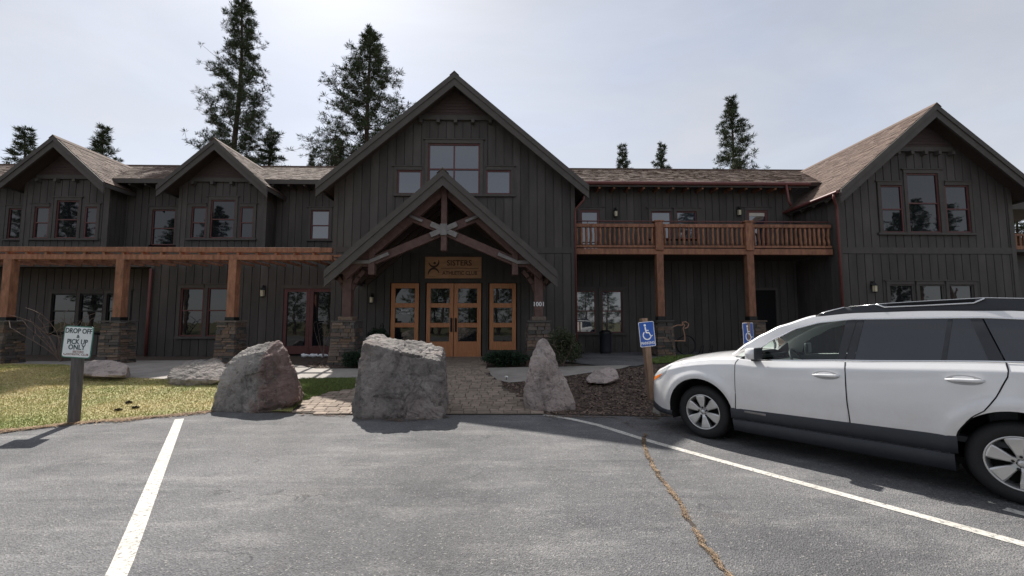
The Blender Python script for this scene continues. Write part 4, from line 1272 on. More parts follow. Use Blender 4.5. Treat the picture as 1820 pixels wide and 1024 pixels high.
put_text('ATHLETIC CLUB', .05, lodge, MT['white'], Vector((PX(720, YG, 555), YG-.03, PZ(557, YG)))-Vector((XC, YG, PAD)), name='door_lettering')

# ================================================================== THINGS ON THE LODGE
def sconce(px, py, Y, label, k=1.0):
    c = P(px, py, Y)
    root = thing('wall_lantern', (c.x, Y-.03, c.z-.16*k), label, 'wall lamp', 'wall lanterns on the lodge')
    z = c.z
    MB().box(c.x-.05*k, c.x+.05*k, Y-.045, Y-.028, z-.02*k, z+.22*k).build('backplate', MT['black'], root)
    MB().tube([(c.x, Y-.04, z+.16*k), (c.x, Y-.10, z+.22*k), (c.x, Y-.13, z+.19*k)], .012, 6).build('arm', MT['black'], root)
    yc = Y-.13
    MB().lathe([(.001, z+.17*k), (.03*k, z+.16*k), (.095*k, z+.09*k), (.095*k, z+.08*k)], (c.x, yc, 0), 4).build('hood', MT['black'], root)
    MB().lathe([(.062*k, z+.078*k), (.056*k, z-.10*k), (.001, z-.10*k)], (c.x, yc, 0), 8).build('lamp_glass', MT['lampglass'], root)
    mb = MB()
    for q in range(4):
        a = math.pi/4+q*math.pi/2
        mb.tube([(c.x+.078*k*math.cos(a), yc+.078*k*math.sin(a), z+.08*k), (c.x+.070*k*math.cos(a), yc+.070*k*math.sin(a), z-.11*k)], .006, 4)
    mb.lathe([(.001, z-.14*k), (.05*k, z-.12*k), (.072*k, z-.105*k), (.001, z-.104*k)], (c.x, yc, 0), 8)
    mb.build('cage', MT['black'], root)
    return root
sconce(470, 521, YL, 'wall lantern left of the dark red French doors', 1.2)
sconce(662, 533, YG, 'wall lantern inside the porch left of the entry doors', 1.0)
sconce(1093, 381, YR, 'wall lantern on the balcony beside its left-hand door', 1.15)
sconce(1311, 379, YR, 'wall lantern on the balcony beside its right-hand door', 1.15)
sconce(1549, 513, YG, 'wall lantern on the right gabled wing above the car', 1.15)
def flood(px, py, Y, label):
    c = P(px, py, Y)
    root = thing('porch_spotlight', (c.x, Y, c.z-.05), label, 'spotlight', 'white spotlights on the porch posts')
    MB().box(c.x-.05, c.x+.05, Y-.005, Y+.02, c.z-.02, c.z+.06).build('bracket', MT['black'], root)
    MB().hexa([(c.x-.075,Y-.13,c.z-.06),(c.x+.075,Y-.13,c.z-.06),(c.x+.05,Y-.006,c.z-.02),(c.x-.05,Y-.006,c.z-.02),(c.x-.075,Y-.15,c.z+.03),(c.x+.075,Y-.15,c.z+.03),(c.x+.05,Y-.006,c.z+.05),(c.x-.05,Y-.006,c.z+.05)]).build('lamp_head', MT['whitelamp'], root, bevel=.01)
flood(619, 488, 12.02, 'small white spotlight on the left porch post')
flood(958, 488, 12.02, 'small white spotlight on the right porch post')
# the carved entry sign
c = P(806, 476, YG-.06)
zc = c.z
es = thing('entry_sign', (c.x, YG-.06, PZ(495, YG)), 'carved wooden board with dark lettering and figure emblem above entry doors', 'sign')
hw, hh = .93, .345
MB().box(c.x-hw, c.x+hw, YG-.10, YG-.032, zc-hh, zc+hh).build('sign_board', MT['signwood'], es, bevel=.01)
fr = MB()
for (a, b_, d, e) in ((-hw-.02, -hw+.02, -hh-.02, hh+.02), (hw-.02, hw+.02, -hh-.02, hh+.02), (-hw+.02, hw-.02, -hh-.02, -hh+.02), (-hw+.02, hw-.02, hh-.02, hh+.02)):
    fr.box(c.x+a, c.x+b_, YG-.112, YG-.04, zc+d, zc+e)
fr.build('sign_edge', MT['signwood'], es)
oo = Vector((c.x, YG-.06, PZ(495, YG)))
put_text('SISTERS', .26, es, MT['carved'], Vector((c.x+.20, YG-.102, zc+.15))-oo, sx=.98)
put_text('ATHLETIC CLUB', .175, es, MT['carved'], Vector((c.x+.22, YG-.102, zc-.19))-oo, sx=.92)
MB().box(c.x-.42, c.x+.86, YG-.105, YG-.099, zc-.032, zc-.016).build('rule', MT['carved'], es)
# the figure: a dot for the head, raised arms and an arched stride
def stroke(pts, w, y0, y1):
    mb = MB()
    pts = [Vector(p) for p in pts]
    n = len(pts)
    for sgn in (0,):
        L1, L2 = [], []
        for i, p in enumerate(pts):
            d = (pts[min(i+1, n-1)]-pts[max(i-1, 0)]); d.normalize()
            nn = Vector((-d.y, d.x))
            ww = (w[i] if hasattr(w, '__len__') else w)/2
            L1.append(p+nn*ww); L2.append(p-nn*ww)
        for i in range(n-1):
            mb.hexa([(L1[i].x,y0,L1[i].y),(L2[i].x,y0,L2[i].y),(L2[i].x,y1,L2[i].y),(L1[i].x,y1,L1[i].y),(L1[i+1].x,y0,L1[i+1].y),(L2[i+1].x,y0,L2[i+1].y),(L2[i+1].x,y1,L2[i+1].y),(L1[i+1].x,y1,L1[i+1].y)])
    return mb
def arc(cx, cz, r, a0, a1, n=14, rz=None):
    rz = rz or r
    return [(cx+r*math.cos(math.radians(a0+(a1-a0)*k/(n-1))), cz+rz*math.sin(math.radians(a0+(a1-a0)*k/(n-1)))) for k in range(n)]
fx, fz = c.x-.66, zc
tw = [.02+.05*math.sin(math.pi*k/13) for k in range(14)]
stroke(arc(fx+.0, fz+.20, .17, 190, 380, rz=.17), tw, YG-.106, YG-.099).build('logo_arms', MT['carved'], es)
stroke(arc(fx-.0, fz-.27, .19, 175, 20, rz=.24), tw, YG-.106, YG-.099).build('logo_legs', MT['carved'], es)
MB().lathe([(.0005, YG-.106), (.045, YG-.106), (.045, YG-.099)], (fx+.03, 0, fz+.15), 16, 'y').build('logo_head', MT['carved'], es)
# white lumpy strip at the foot of the French doors
sx0, sx1 = PX(537, YL-.5, 628), PX(596, YL-.5, 628)
pts = [(sx0+(sx1-sx0)*k/20, YL-.55+.02*math.sin(k*1.7), gz(0, 14)+.05+.015*math.sin(k*2.3)) for k in range(21)]
o = MB().tube(pts, [.05+.018*math.sin(k*1.1)+.012*math.sin(k*3.1) for k in range(21)], 10).build('white_strip', MT['snow'], smooth=True, org=(sx0, YL-.55, PAD))
tag(o, 'lumpy white strip lying along the foot of the dark red French doors', 'strip')

# ================================================================== SIGN POSTS
def sign_post(px, ybase, w, h, wpost, zc_, lean, yaw, post_mat):
    pass
b0 = G(131, 752)
ds = thing('drop_off_sign', b0, 'white green-edged DROP OFF and PICK UP ONLY sign on grey post in lawn', 'sign')
Ys = b0.y
top = P(141, 600, Ys)
dirv = (top-Vector((b0.x, b0.y, 0))); dirv.y = 0
xat = lambda z: b0.x+dirv.x*(z/dirv.z)
z1 = PZ(590, Ys, 140)
MB().hexa([(xat(-.1)-.052,Ys-.055,-.1),(xat(-.1)+.052,Ys-.055,-.1),(xat(-.1)+.052,Ys+.055,-.1),(xat(-.1)-.052,Ys+.055,-.1),(xat(z1)-.052,Ys-.055,z1),(xat(z1)+.052,Ys-.055,z1),(xat(z1)+.052,Ys+.055,z1),(xat(z1)-.052,Ys+.055,z1)]).build('post', MT['greypost'], ds, bevel=.008)
def rrect(w, h, r, n=6):
    out = []
    for (cx, cy, a0) in ((w/2-r, h/2-r, 0), (-w/2+r, h/2-r, 90), (-w/2+r, -h/2+r, 180), (w/2-r, -h/2+r, 270)):
        for k in range(n+1):
            a = math.radians(a0+90*k/n); out.append((cx+r*math.cos(a), cy+r*math.sin(a)))
    return out
cs = P(138, 608, Ys-.06)
tl = math.radians(3.2)
def pl(pts, y0, y1, c, tilt, name, mat, par, yaw=0):
    q = Matrix.Rotation(yaw, 3, 'Z') @ Matrix.Rotation(tilt, 3, 'Y')
    a = [c+q @ Vector((p[0], y0, p[1])) for p in pts]
    return MB().prism(a, q @ Vector((0, y1-y0, 0))).build(name, MT[mat], par)
pl(rrect(.445, .485, .045), 0, .004, cs, tl, 'sign_back', 'signgreen', ds)
pl(rrect(.415, .455, .036), -.003, .0, cs, tl, 'sign_face', 'signwhite', ds)
oo = Vector(b0)
for body, dz, sz, mt, sx in (('DROP OFF', .165, .105, 'signink', .82), ('&', .083, .07, 'signink', 1), ('PICK UP', .0, .105, 'signink', .82), ('ONLY', -.083, .105, 'signink', .9), ('SISTERS', -.15, .045, 'signred', 1.1), ('ATHLETIC CLUB', -.19, .042, 'signred', 1.05)):
    xo = .03 if mt == 'signred' else 0
    put_text(body, sz, ds, MT[mt], cs+Vector((xo+dz*math.sin(tl), -.004, dz))-oo, rot=(math.pi/2, tl, 0), sx=sx)
stroke([(cs.x-.17+p[0], cs.z-.17+p[1]) for p in arc(0, 0, .022, 180, 360)], .008, Ys-.068, Ys-.063).build('logo', MT['signred'], ds)

def parking_sign(base, c, tilt, yaw, label, k, post_w, ztop, two_tone=True):
    root = thing('accessible_parking_sign', base, label, 'sign', 'blue accessible parking signs')
    q = Matrix.Rotation(yaw, 3, 'Z') @ Matrix.Rotation(tilt, 3, 'Y')
    up = q @ Vector((0, 0, 1)); rt = q @ Vector((1, 0, 0)); bk = q @ Vector((0, 1, 0))
    hb = up*(1/up.z)
    b0_, t0_ = Vector(base)-hb*.15, Vector(base)+hb*(ztop-base.z)
    o2 = c - (Vector(base)+hb*(c.z-base.z))      # the plate sits in front of the post
    hw_ = post_w/2
    off = bk*(post_w*.5+.004)+o2-bk*0
    off = off-bk*off.dot(bk)*0
    def pst(x0, x1, name, mt):
        P8 = []
        for p0 in (b0_, t0_):
            P8 += [p0+rt*x0-bk*hw_, p0+rt*x1-bk*hw_, p0+rt*x1+bk*hw_, p0+rt*x0+bk*hw_]
        return MB().hexa(P8).build(name, MT[mt], root)
    pst(-hw_, hw_, 'post', 'brownpost')
    def flat(pts, y0, y1, name, mt):
        a = [c+rt*(p[0]*k)+up*(p[1]*k)+bk*y0 for p in pts]
        return MB().prism(a, bk*(y1-y0)).build(name, MT[mt], root)
    flat(rrect(.305, .46, .02), -.002, .002, 'sign_edge', 'white')
    flat(rrect(.285, .44, .015), -.005, -.002, 'sign_face', 'blue')
    # wheelchair symbol
    def sym(pts, w, name):
        m2 = stroke(pts, w, -.008, -.005)
        m2.v = [tuple(c+rt*(v[0]*k)+bk*v[1]+up*(v[2]*k)) for v in m2.v]
        m2.build(name, MT['white'], root)
    sym([(-.028,.135), (-.024,.09), (-.017,.03), (.042,.022)], .026, 'symbol_body')
    sym([(.036,.026), (.072,-.045), (.105,-.030)], .022, 'symbol_leg')
    sym([(-.015,.07), (.035,.066)], .018, 'symbol_arm')
    sym(arc(-.003, -.02, .078, 130, 345, 20), .021, 'symbol_wheel')
    hd = [(-.03+.023*math.cos(a*math.pi/8), .165+.023*math.sin(a*math.pi/8)) for a in range(16)]
    flat(hd, -.008, -.005, 'symbol_head', 'white')
    me = text_mesh('PARKING', .068)
    me.materials.clear(); me.materials.append(MT['white'])
    o = bpy.data.objects.new('lettering', me); COL.objects.link(o); o.parent = root
    R4 = Matrix((rt, up, -bk)).transposed().to_4x4()
    o.matrix_local = Matrix.Translation(c-up*(.165*k)-bk*.006-Vector(base)) @ R4 @ Matrix.Diagonal((.95*k, k, 1, 1))
    return root
bs = G(1159, 712)
parking_sign(bs, P(1150, 594, bs.y-.085), math.radians(-5.0), math.radians(9), 'leaning blue accessible parking sign at front of the white car', 1.02, .115, PZ(566, bs.y, 1150))
b2 = Vector((PX(1330, 7.9, 600), 7.9, gz(0, 7.9)))
parking_sign(b2, P(1330, 596, 7.84), math.radians(-1.5), math.radians(27), 'blue accessible parking sign behind the white car, partly hidden by it', 1.0, .09, PZ(573, 7.9, 1330))

# ================================================================== ROCKS
def rock(name, hull, mat, label, sub=6, seed=0, amp=.05, ledge=0.0, cat='boulder', crack=.035):
    hull = [Vector(h) for h in hull]
    bm = bmesh.new()
    for h in hull: bm.verts.new(h)
    bmesh.ops.convex_hull(bm, input=bm.verts[:])
    bmesh.ops.recalc_face_normals(bm, faces=bm.faces)
    ctr = sum(hull, Vector())/len(hull)
    pl_ = []
    for f in bm.faces:
        f.normal_update()
        d = (f.verts[0].co-ctr).dot(f.normal)
        if d > 1e-4: pl_.append((f.normal.copy(), d))
    bm.free()
    H_ = np.array([(h-ctr)[:] for h in hull])
    rc = random.Random(seed*17+1)
    for _ in range(34):                       # knocked-off corners and spalled faces
        n_ = Vector((rc.gauss(0, 1), rc.gauss(0, 1), rc.gauss(0, .8))).normalized()
        pl_.append((n_, float((H_@np.array(n_)).max())*rc.uniform(.915, .99)))
    N = np.array([p[0] for p in pl_]); D = np.array([p[1] for p in pl_])
    bm = bmesh.new()
    bmesh.ops.create_icosphere(bm, subdivisions=sub, radius=1)
    V = np.array([v.co[:] for v in bm.verts])
    dots = V@N.T
    r_ = np.where(dots > 1e-6, D/np.maximum(dots, 1e-6), 1e9)
    # soft minimum so that edges are slightly worn
    k = 190.0
    rm = r_.min(axis=1)
    soft = rm-np.log(np.exp(-k*(np.minimum(r_, rm[:, None]+1)-rm[:, None])).sum(axis=1))/k
    off = Vector((seed*3.1, seed*1.7, seed*.9))
    base = min(h.z for h in hull)
    for i, v in enumerate(bm.verts):
        d = Vector(V[i]); p = ctr+d*soft[i]
        q = p+off
        n1 = noise.fractal(q*1.6, 1.0, 2.0, 4)
        n2 = noise.ridged_multi_fractal(q*2.6, 1.0, 2.1, 5, 1.0, 2.0)-1.0
        dist, _pts = noise.voronoi(q*2.4)
        ck = max(0.0, 1-(dist[1]-dist[0])/.09)*max(0.0, noise.noise(q*1.3)+.15)*1.4
        blk = noise.cell(q*2.1)
        disp = amp*(n1*.55+n2*.6)-crack*ck+amp*.25*(noise.cell(Vector((q.x*2.4+q.z*.8, q.y*2.0, q.z*2.9-q.x*.6)))-.5)
        if ledge:
            st = noise.voronoi(Vector((q.x*1.3, q.y*1.3, q.z*5)))[0]
            disp += ledge*(noise.cell(Vector((q.x*2.2+.3*n1, q.y*1.6, 0)))-.4)*max(0, d.z)
        disp += amp*1.0*(noise.turbulence(q*2.6, 3, True)-.75)*.55+.022*(noise.turbulence(q*7.5, 4, True)-.7)+.008*noise.fractal(q*16, 1.0, 2.0, 3)
        v.co = p+d*disp
    me = bpy.data.meshes.new(name)
    o_ = Vector((ctr.x, ctr.y, base))
    for v in bm.verts: v.co -= o_
    bm.to_mesh(me); bm.free()
    me.materials.append(mat)
    ob = bpy.data.objects.new(name, me); COL.objects.link(ob)
    ob.location = o_
    return tag(ob, label, cat, 'landscape boulders by the entry walk')
def hp(l): return [P(a, b_, Y) for a, b_, Y in l]
rock('boulder', hp([(640,744,6.95),(785,742,6.93),(633,602,7.08),(640,690,6.98),(787,638,6.98),(797,690,7.2),(796,720,7.25),(650,592,7.9),(700,588,8.0),(760,602,7.9),(794,612,7.75),(740,597,7.95),(700,622,7.0)])
     + [Vector((-2.4,8.2,-.1)), Vector((-1.0,8.1,-.1)), Vector((-2.45,6.98,-.15)), Vector((-1.0,6.96,-.15))], MT['rockA'], 'big blocky grey boulder with sunlit flat top before the entry', 6, 1, .062, .12)
rock('boulder', hp([(385,716,7.65),(384,690,7.65),(398,640,7.95),(440,616,8.05),(468,602,8.1),(500,599,8.0),(512,622,7.85),(531,662,7.75),(531,712,7.65),(455,730,7.42),(462,650,7.55),(470,625,7.75),(398,700,7.6)])
     + [Vector((-5.2,8.7,-.05)), Vector((-3.9,8.7,-.05)), Vector((-4.3,7.45,-.15)), Vector((-5.1,7.6,-.1)), Vector((-3.75,7.65,-.1))], MT['rockB'], 'large reddish grey boulder with a slanting peak at lawn corner', 6, 2, .068, 0)
rock('boulder', hp([(930,708,7.55),(932,680,7.6),(941,645,7.7),(946,618,7.75),(956,600,7.78),(965,595,7.8),(976,602,7.78),(984,618,7.75),(990,645,7.72),(1000,680,7.66),(1021,706,7.5),(1022,718,7.5),(985,732,7.36),(950,727,7.4),(962,630,7.55),(975,650,7.5)])
     + [Vector((.4,8.4,.0)), Vector((1.15,8.2,.0)), Vector((.38,7.6,-.1)), Vector((1.26,7.5,-.1)), Vector((.85,7.34,-.12)), Vector((.55,8.2,.9)), Vector((.85,8.15,.9))], MT['rockC'], 'tall pointed pinkish boulder on right of paver walk', 6, 3, .052, 0, crack=.03)
rock('boulder', hp([(292,672,9.4),(300,652,9.7),(340,640,9.9),(390,634,9.9),(410,660,9.6),(405,676,9.3),(330,676,9.3)]) + [Vector((-7.6,10.3,.1)), Vector((-6.2,10.4,.1)), Vector((-7,9.4,.0))], MT['rockA'], 'long low grey rock lying just left of the reddish boulder', 5, 4, .04, 0)
rock('boulder', hp([(125,663,9.7),(150,642,10.2),(170,638,10.3),(205,640,10.3),(229,648,10.0),(222,670,9.6),(170,669,9.6)]) + [Vector((-9.8,10.6,.1)), Vector((-8.9,10.6,.1))], MT['rockC'], 'flat pinkish rock beside the lawn behind the DROP OFF sign', 5, 5, .025, 0, crack=.02)
rock('boulder', hp([(1040,677,9.2),(1044,667,9.4),(1060,656,9.6),(1085,650,9.7),(1098,655,9.6),(1103,672,9.4),(1080,682,9.1),(1050,682,9.1)]) + [Vector((1.9,10.1,.1)), Vector((2.6,10.0,.1))], MT['rockC'], 'small low grey-pink rock in the mulch between path and parking sign', 5, 6, .03, 0, crack=.02)

# concrete wheel stop under the nose of the car
ws0, ws1 = G(1166, 737), G(1228, 733)
ws1 = ws0+Vector((.72, .42, 0)).normalized()*1.5
mb = MB()
d = (ws1-ws0).normalized(); n_ = Vector((-d.y, d.x, 0))
q = [(-.085, 0), (.085, 0), (.065, .10), (.03, .12), (-.03, .12), (-.065, .10)]
a_ = [Vector((ws0.x, ws0.y, 0))+n_*p[0]+Vector((0, 0, p[1]+.002)) for p in q]
tag(mb.prism(a_, d*1.5).build('wheel_stop', MT['concrete'], org=(ws0.x, ws0.y, 0), bevel=.01), 'pale concrete wheel stop under the nose of the white car', 'wheel stop')
# path light
pl_c = G(900, 676)
ptl = thing('path_light', pl_c, 'tiny white path light at the mulch corner beside the paver walk', 'path light')
MB().tube([pl_c, pl_c+Vector((0,0,.07))], .008, 6).build('stake', MT['black'], ptl)
MB().lathe([(.001,.10),(.035,.095),(.04,.07),(.001,.068)], (pl_c.x, pl_c.y, pl_c.z), 12).build('lamp_head', MT['whitelamp'], ptl, smooth=True)
# litter bin by the ground-floor window
tb = Vector((PX(1076, 15.9, 600), 15.9, PAD))
bin_ = thing('litter_bin', tb, 'dark cylindrical litter bin in front of ground-floor windows under the balcony', 'bin')
MB().lathe([(.001,.01),(.19,.01),(.21,.1),(.21,.72),(.23,.74)], tb, 20).build('bin_body', MT['plastic'], bin_, smooth=True)
MB().lathe([(.235,.745),(.235,.78),(.16,.86),(.001,.88)], tb, 20).build('lid', MT['black'], bin_, smooth=True)
MB().lathe([(.001,.0),(.2,.0),(.2,.02)], tb, 20).build('base', MT['plate'], bin_)
# bicycle-shaped rack behind the pier
Yk = 15.3
bk_ = P(1213, 622, Yk); zb0 = PAD
bike = thing('bicycle_rack', (bk_.x, Yk, PAD), 'bicycle-shaped rack with copper frame and dark wheels by balcony pier', 'bike rack')
wz = PZ(606, Yk, 1218)
wr = (PZ(589, Yk, 1218)-PZ(623, Yk, 1218))/2
zc_ = PAD+wr+.01
xw = PX(1219, Yk, 606)
for dx, nm in ((0, 'wheel'), (-1.05, 'wheel')):
    w = MB().tube([(xw+dx+wr*math.cos(a*math.pi/16), Yk, zc_+wr*math.sin(a*math.pi/16)) for a in range(33)], .028, 6, False).build(nm, MT['rubber'], bike)
    sp = MB()
    for a in range(8): sp.tube([(xw+dx, Yk, zc_), (xw+dx+wr*math.cos(a*math.pi/4), Yk, zc_+wr*math.sin(a*math.pi/4))], .004, 4)
    sp.build('spokes', MT['black'], bike)
F = lambda px, py: P(px, py, Yk-.03)
MB().tube([F(1218,606), F(1190,606)-Vector((.3,0,0)), F(1190,606)-Vector((.45,0,-.05))], .019, 6).build('chain_stay', MT['bikeframe'], bike)
MB().tube([F(1217,607), F(1217,596), F(1214,584), F(1217,578), F(1212,574)], .019, 6).build('fork', MT['bikeframe'], bike)
MB().tube([F(1214,578), F(1204,578), F(1190,583), F(1180,583)-Vector((.1,0,0))], .019, 6).build('top_tube', MT['bikeframe'], bike)
MB().tube([F(1213,578), F(1213,573), F(1219,572), F(1224,576), F(1222,582), F(1217,584)], .018, 6).build('handlebar', MT['bikeframe'], bike)
for k, (px, lab) in enumerate(((1247, 'dark slanting bike rack hoop nearer the bicycle-shaped rack'), (1263, 'dark slanting bike rack hoop nearer the right balcony pier'))):
    b_ = P(px, 622, 15.4)
    o = MB().tube([(b_.x-.12, 15.4, PAD), (b_.x, 15.4, PAD+.30), (b_.x+.08, 15.4, PAD+.33), (b_.x+.02, 15.42, PAD)], .018, 6).build('bike_hoop', MT['black'], org=(b_.x, 15.4, PAD))
    tag(o, lab, 'bike rack', 'low bike rack hoops')

# ================================================================== THE CAR  (local: x forward from front axle, y left, z up)
def lerp_tab(tab, x):
    tab = sorted(tab)
    if x <= tab[0][0]: return tab[0][1]
    for (a, va), (b_, vb) in zip(tab, tab[1:]):
        if x <= b_:
            t = (x-a)/(b_-a)
            t = t*t*(3-2*t)*.35+t*.65
            return va+(vb-va)*t
    return tab[-1][1]
CAR_A = -0.67709
CAR_D = Vector((math.sin(CAR_A), math.cos(CAR_A), 0)); CAR_N = Vector((-CAR_D.y, CAR_D.x, 0))
CAR_O = Vector((2.642, 5.743, 0))-CAR_N*.80
car = thing('parked_car', CAR_O, 'white station wagon with dark lower cladding and roof rails, parked at right', 'car', rz=math.atan2(CAR_D.y, CAR_D.x))
WB, NOSE, TAIL, WH = -2.74, .975, -3.86, .885
ARC_R, ARC_Z = .425, .365
TOP = [(-3.86,1.02),(-3.7,1.18),(-3.4,1.215),(-2.7,1.19),(-1.6,1.127),(-.9,1.08),(-.7,1.068),(-.47,1.083),(-.2,1.065),(0,1.04),(.2,1.005),(.434,.945),(.62,.865),(.78,.765),(.88,.685),(.95,.60),(.975,.55)]
ROOF = [(-3.62,1.34),(-3.5,1.50),(-3.3,1.585),(-2.76,1.635),(-2.2,1.645),(-1.64,1.632),(-1.28,1.595),(-.945,1.478),(-.75,1.372),(-.574,1.258),(-.40,1.12)]
WTOP = [(-3.45,1.44),(-3.25,1.53),(-2.56,1.572),(-1.646,1.562),(-1.35,1.527),(-1.134,1.462),(-.9,1.335),(-.72,1.205)]
ztop = lambda x: lerp_tab(TOP, x)
zroof = lambda x: lerp_tab(ROOF, x)
zwin = lambda x: lerp_tab(WTOP, x)
def zlow(x):
    z = .225
    if x > .42: z = .27+.10*max(0, (x-.7)/.28)
    if x < WB-.42: z = .30
    for cx in (0, WB):
        if abs(x-cx) < ARC_R: z = max(z, ARC_Z+math.sqrt(max(0, ARC_R**2-(x-cx)**2)))
    return z
def plan(x):
    w = WH
    if x > .15:
        a = min(1, (x-.15)/(NOSE-.15)); w *= max(0, 1-a**2.9)**.42
    if x < -3.0:
        a = min(1, (-3.0-x)/(-3.0-TAIL)); w *= max(0, 1-.32*a**2.6)
    return w
def side_y(x, z):
    d = max(0, ztop(x)-z)
    if d < .075: s = .93+(.983-.93)*(d/.075)
    elif d < .28: s = .983+.017*math.sin((d-.075)/.205*math.pi/2)
    else: s = 1.0-.06*((d-.28)/.6)**2
    y = plan(x)*s
    for cx in (0, WB):                       # wheel-arch flare
        rr = math.hypot(x-cx, (z-ARC_Z))
        if z > .2: y += .024*math.exp(-((rr-.47)/.055)**2)*min(1, plan(x)/WH*1.0)**4
    y -= .012*math.exp(-((z-.62)/.10)**2)*(1 if -2.2 < x < -.5 else 0)*0.8
    return y
def gh_y(x, z):
    y0 = side_y(x, ztop(x))
    f = 1.0
    y = y0-.27*(z-ztop(x))-.10*max(0, z-1.5)
    if x > -1.2: y -= .05*((x+1.2)/.8)**2
    return y
xs = sorted(set([round(NOSE-.0005-(NOSE-.55)*(1-math.cos(k*math.pi/2/26)), 4) for k in range(27)] + [round(.55-k*.05, 4) for k in range(3)]
    + [round(ARC_R*math.cos(k*math.pi/28), 5) for k in range(29)] + [ARC_R+.0004, -ARC_R-.0004] + [round(WB+ARC_R*math.cos(k*math.pi/28), 5) for k in range(29)] + [WB+ARC_R+.0004, WB-ARC_R-.0004]
    + [round(-.45-k*.06, 4) for k in range(1, 31)] + [round(-3.2-k*.05, 4) for k in range(14)]), reverse=True)
NR = 22
TS = [k/NR for k in range(NR+1)]
def ts(x):
    # more rows near the shoulder crease
    h = ztop(x)-zlow(x)
    base = [0, .08, .16, .24, .32, .40, .48, .56, .64, .72]
    q = [b_*(h-.13) / .72 if h > .2 else b_*h for b_ in base]
    if h > .2: q = [b_/.72*(h-.13) for b_ in base] + [h-.105, h-.085, h-.075, h-.065, h-.045, h-.02, h-.006, h]
    else: q = [h*k/17 for k in range(18)]
    return [zlow(x)+v for v in q]
def body_side(s):
    rows = []
    for x in xs:
        rows.append([(x, s*(side_y(x, z)-(.012 if i == len(ts(x))-1 else 0)), z) for i, z in enumerate(ts(x))])
    return rows
mb = MB()
for s in (1, -1): mb.grid(body_side(s))
# hood, cowl and nose: across from fender to fender
rows = []
NA = 14
for x in [q for q in xs if q > -.56]:
    e = side_y(x, ztop(x))-.012
    cr = .075*min(1, e/.6)*(1 if x < .5 else max(.25, 1-(x-.5)))
    rows.append([(x-.0, e*(1-2*k/NA), ztop(x)+cr*(1-(1-2*k/NA)**4)*(.55+.45*(1-(1-2*k/NA)**2))) for k in range(NA+1)])
mb.grid(rows)
# nose below the hood edge
# tail
rows = []
for k in range(9):
    z = .30+(1.02-.30)*k/8
    rows.append([(TAIL, side_y(TAIL, z)*(1-2*q/8), z) for q in range(9)])
mb.grid(rows)
body = mb.build('body', MT['paint'], car, smooth=True)
wn = body.modifiers.new('weld', 'WELD'); wn.merge_threshold = .0012

# greenhouse: painted roof frame, roof skin, glass
def strip(xa, xb, zlo, zhi, n, m, s, off=0):
    rows = []
    for i in range(n+1):
        x = xa+(xb-xa)*i/n
        rows.append([(x, s*(gh_y(x, zlo(x)+(zhi(x)-zlo(x))*k/m)+off), zlo(x)+(zhi(x)-zlo(x))*k/m) for k in range(m+1)])
    return rows
for s in (1, -1):
    mb = MB()
    mb.grid(strip(-.56, -3.62, zwin if False else (lambda x: max(zwin(x), ztop(x)) if x < -.72 else ztop(x)), zroof, 60, 5, s))
    mb.build('roof_side', MT['paint'], car, smooth=True)
    # front quarter sail behind the mirror
    # window pieces laid on the same surface
    def pane(bot, topc, name, mat, off=.0, m=8, n=16):
        rows = []
        for i in range(n+1):
            t = i/n
            bx = bot[0][0]+(bot[1][0]-bot[0][0])*t; tx = topc[0]+(topc[1]-topc[0])*t
            zb_, zt_ = ztop(bx)+.008, zwin(tx)
            rows.append([])
            for k in range(m+1):
                u = k/m
                x = bx+(tx-bx)*u; z = zb_+(zt_-zb_)*u
                rows[-1].append((x, s*(gh_y(x, z)+off), z))
        return MB().grid(rows).build(name, MT[mat], car, smooth=True)
    pane(((-.60,0),(-.745,0)), (-.72,-.765), 'mirror_sail', 'plastic', .003, n=4)
    pane(((-.745,0),(-1.51,0)), (-.765,-1.585), 'front_window', 'carglass', -.004)
    pane(((-1.51,0),(-1.572,0)), (-1.585,-1.675), 'door_pillar', 'plastic', .002, n=4)
    pane(((-1.578,0),(-1.655,0)), (-1.682,-1.735), 'door_pillar', 'plastic', .002, n=4)
    pane(((-1.655,0),(-2.30,0)), (-1.735,-2.36), 'rear_window', 'tint', -.004)
    pane(((-2.30,0),(-2.335,0)), (-2.36,-2.39), 'window_divider', 'plastic', .002, n=3)
    pane(((-2.335,0),(-2.60,0)), (-2.39,-2.50), 'quarter_glass', 'tint', -.004)
    pane(((-2.60,0),(-2.69,0)), (-2.50,-2.575), 'door_pillar', 'plastic', .002, n=3)
    pane(((-2.70,0),(-3.40,0)), (-2.585,-3.36), 'cargo_window', 'tint', -.003)
    # bright strips above and below the glass
    mb = MB()
    for zf, x0_, x1_, o_ in ((lambda x: ztop(x)+.006, -.66, -3.42, .004), (lambda x: zwin(x)+.008, -.74, -3.42, .003)):
        mb.grid([[(x, s*(gh_y(x, zf(x)-.007)+o_), zf(x)-.007), (x, s*(gh_y(x, zf(x))+o_+.004), zf(x)), (x, s*(gh_y(x, zf(x)+.008)+o_), zf(x)+.008)] for x in [x0_+(x1_-x0_)*k/50 for k in range(51)]])
    mb.build('window_trim', MT['chrome'], car, smooth=True)
def roof_rows(x0, x1, n, bulge, crown, inset):
    rows = []
    for i in range(n+1):
        x = x0+(x1-x0)*i/n
        e = gh_y(x, zroof(x))-inset
        rows.append([(x+bulge*(1-(1-2*k/12)**2), e*(1-2*k/12), zroof(x)+crown*(1-(1-2*k/12)**2)) for k in range(13)])
    return rows
MB().grid(roof_rows(-1.27, -3.62, 30, 0, .035, 0)).build('roof', MT['paint'], car, smooth=True)
MB().grid(roof_rows(-.42, -1.275, 14, .05, .03, .07)).build('windshield', MT['carglass'], car, smooth=True)
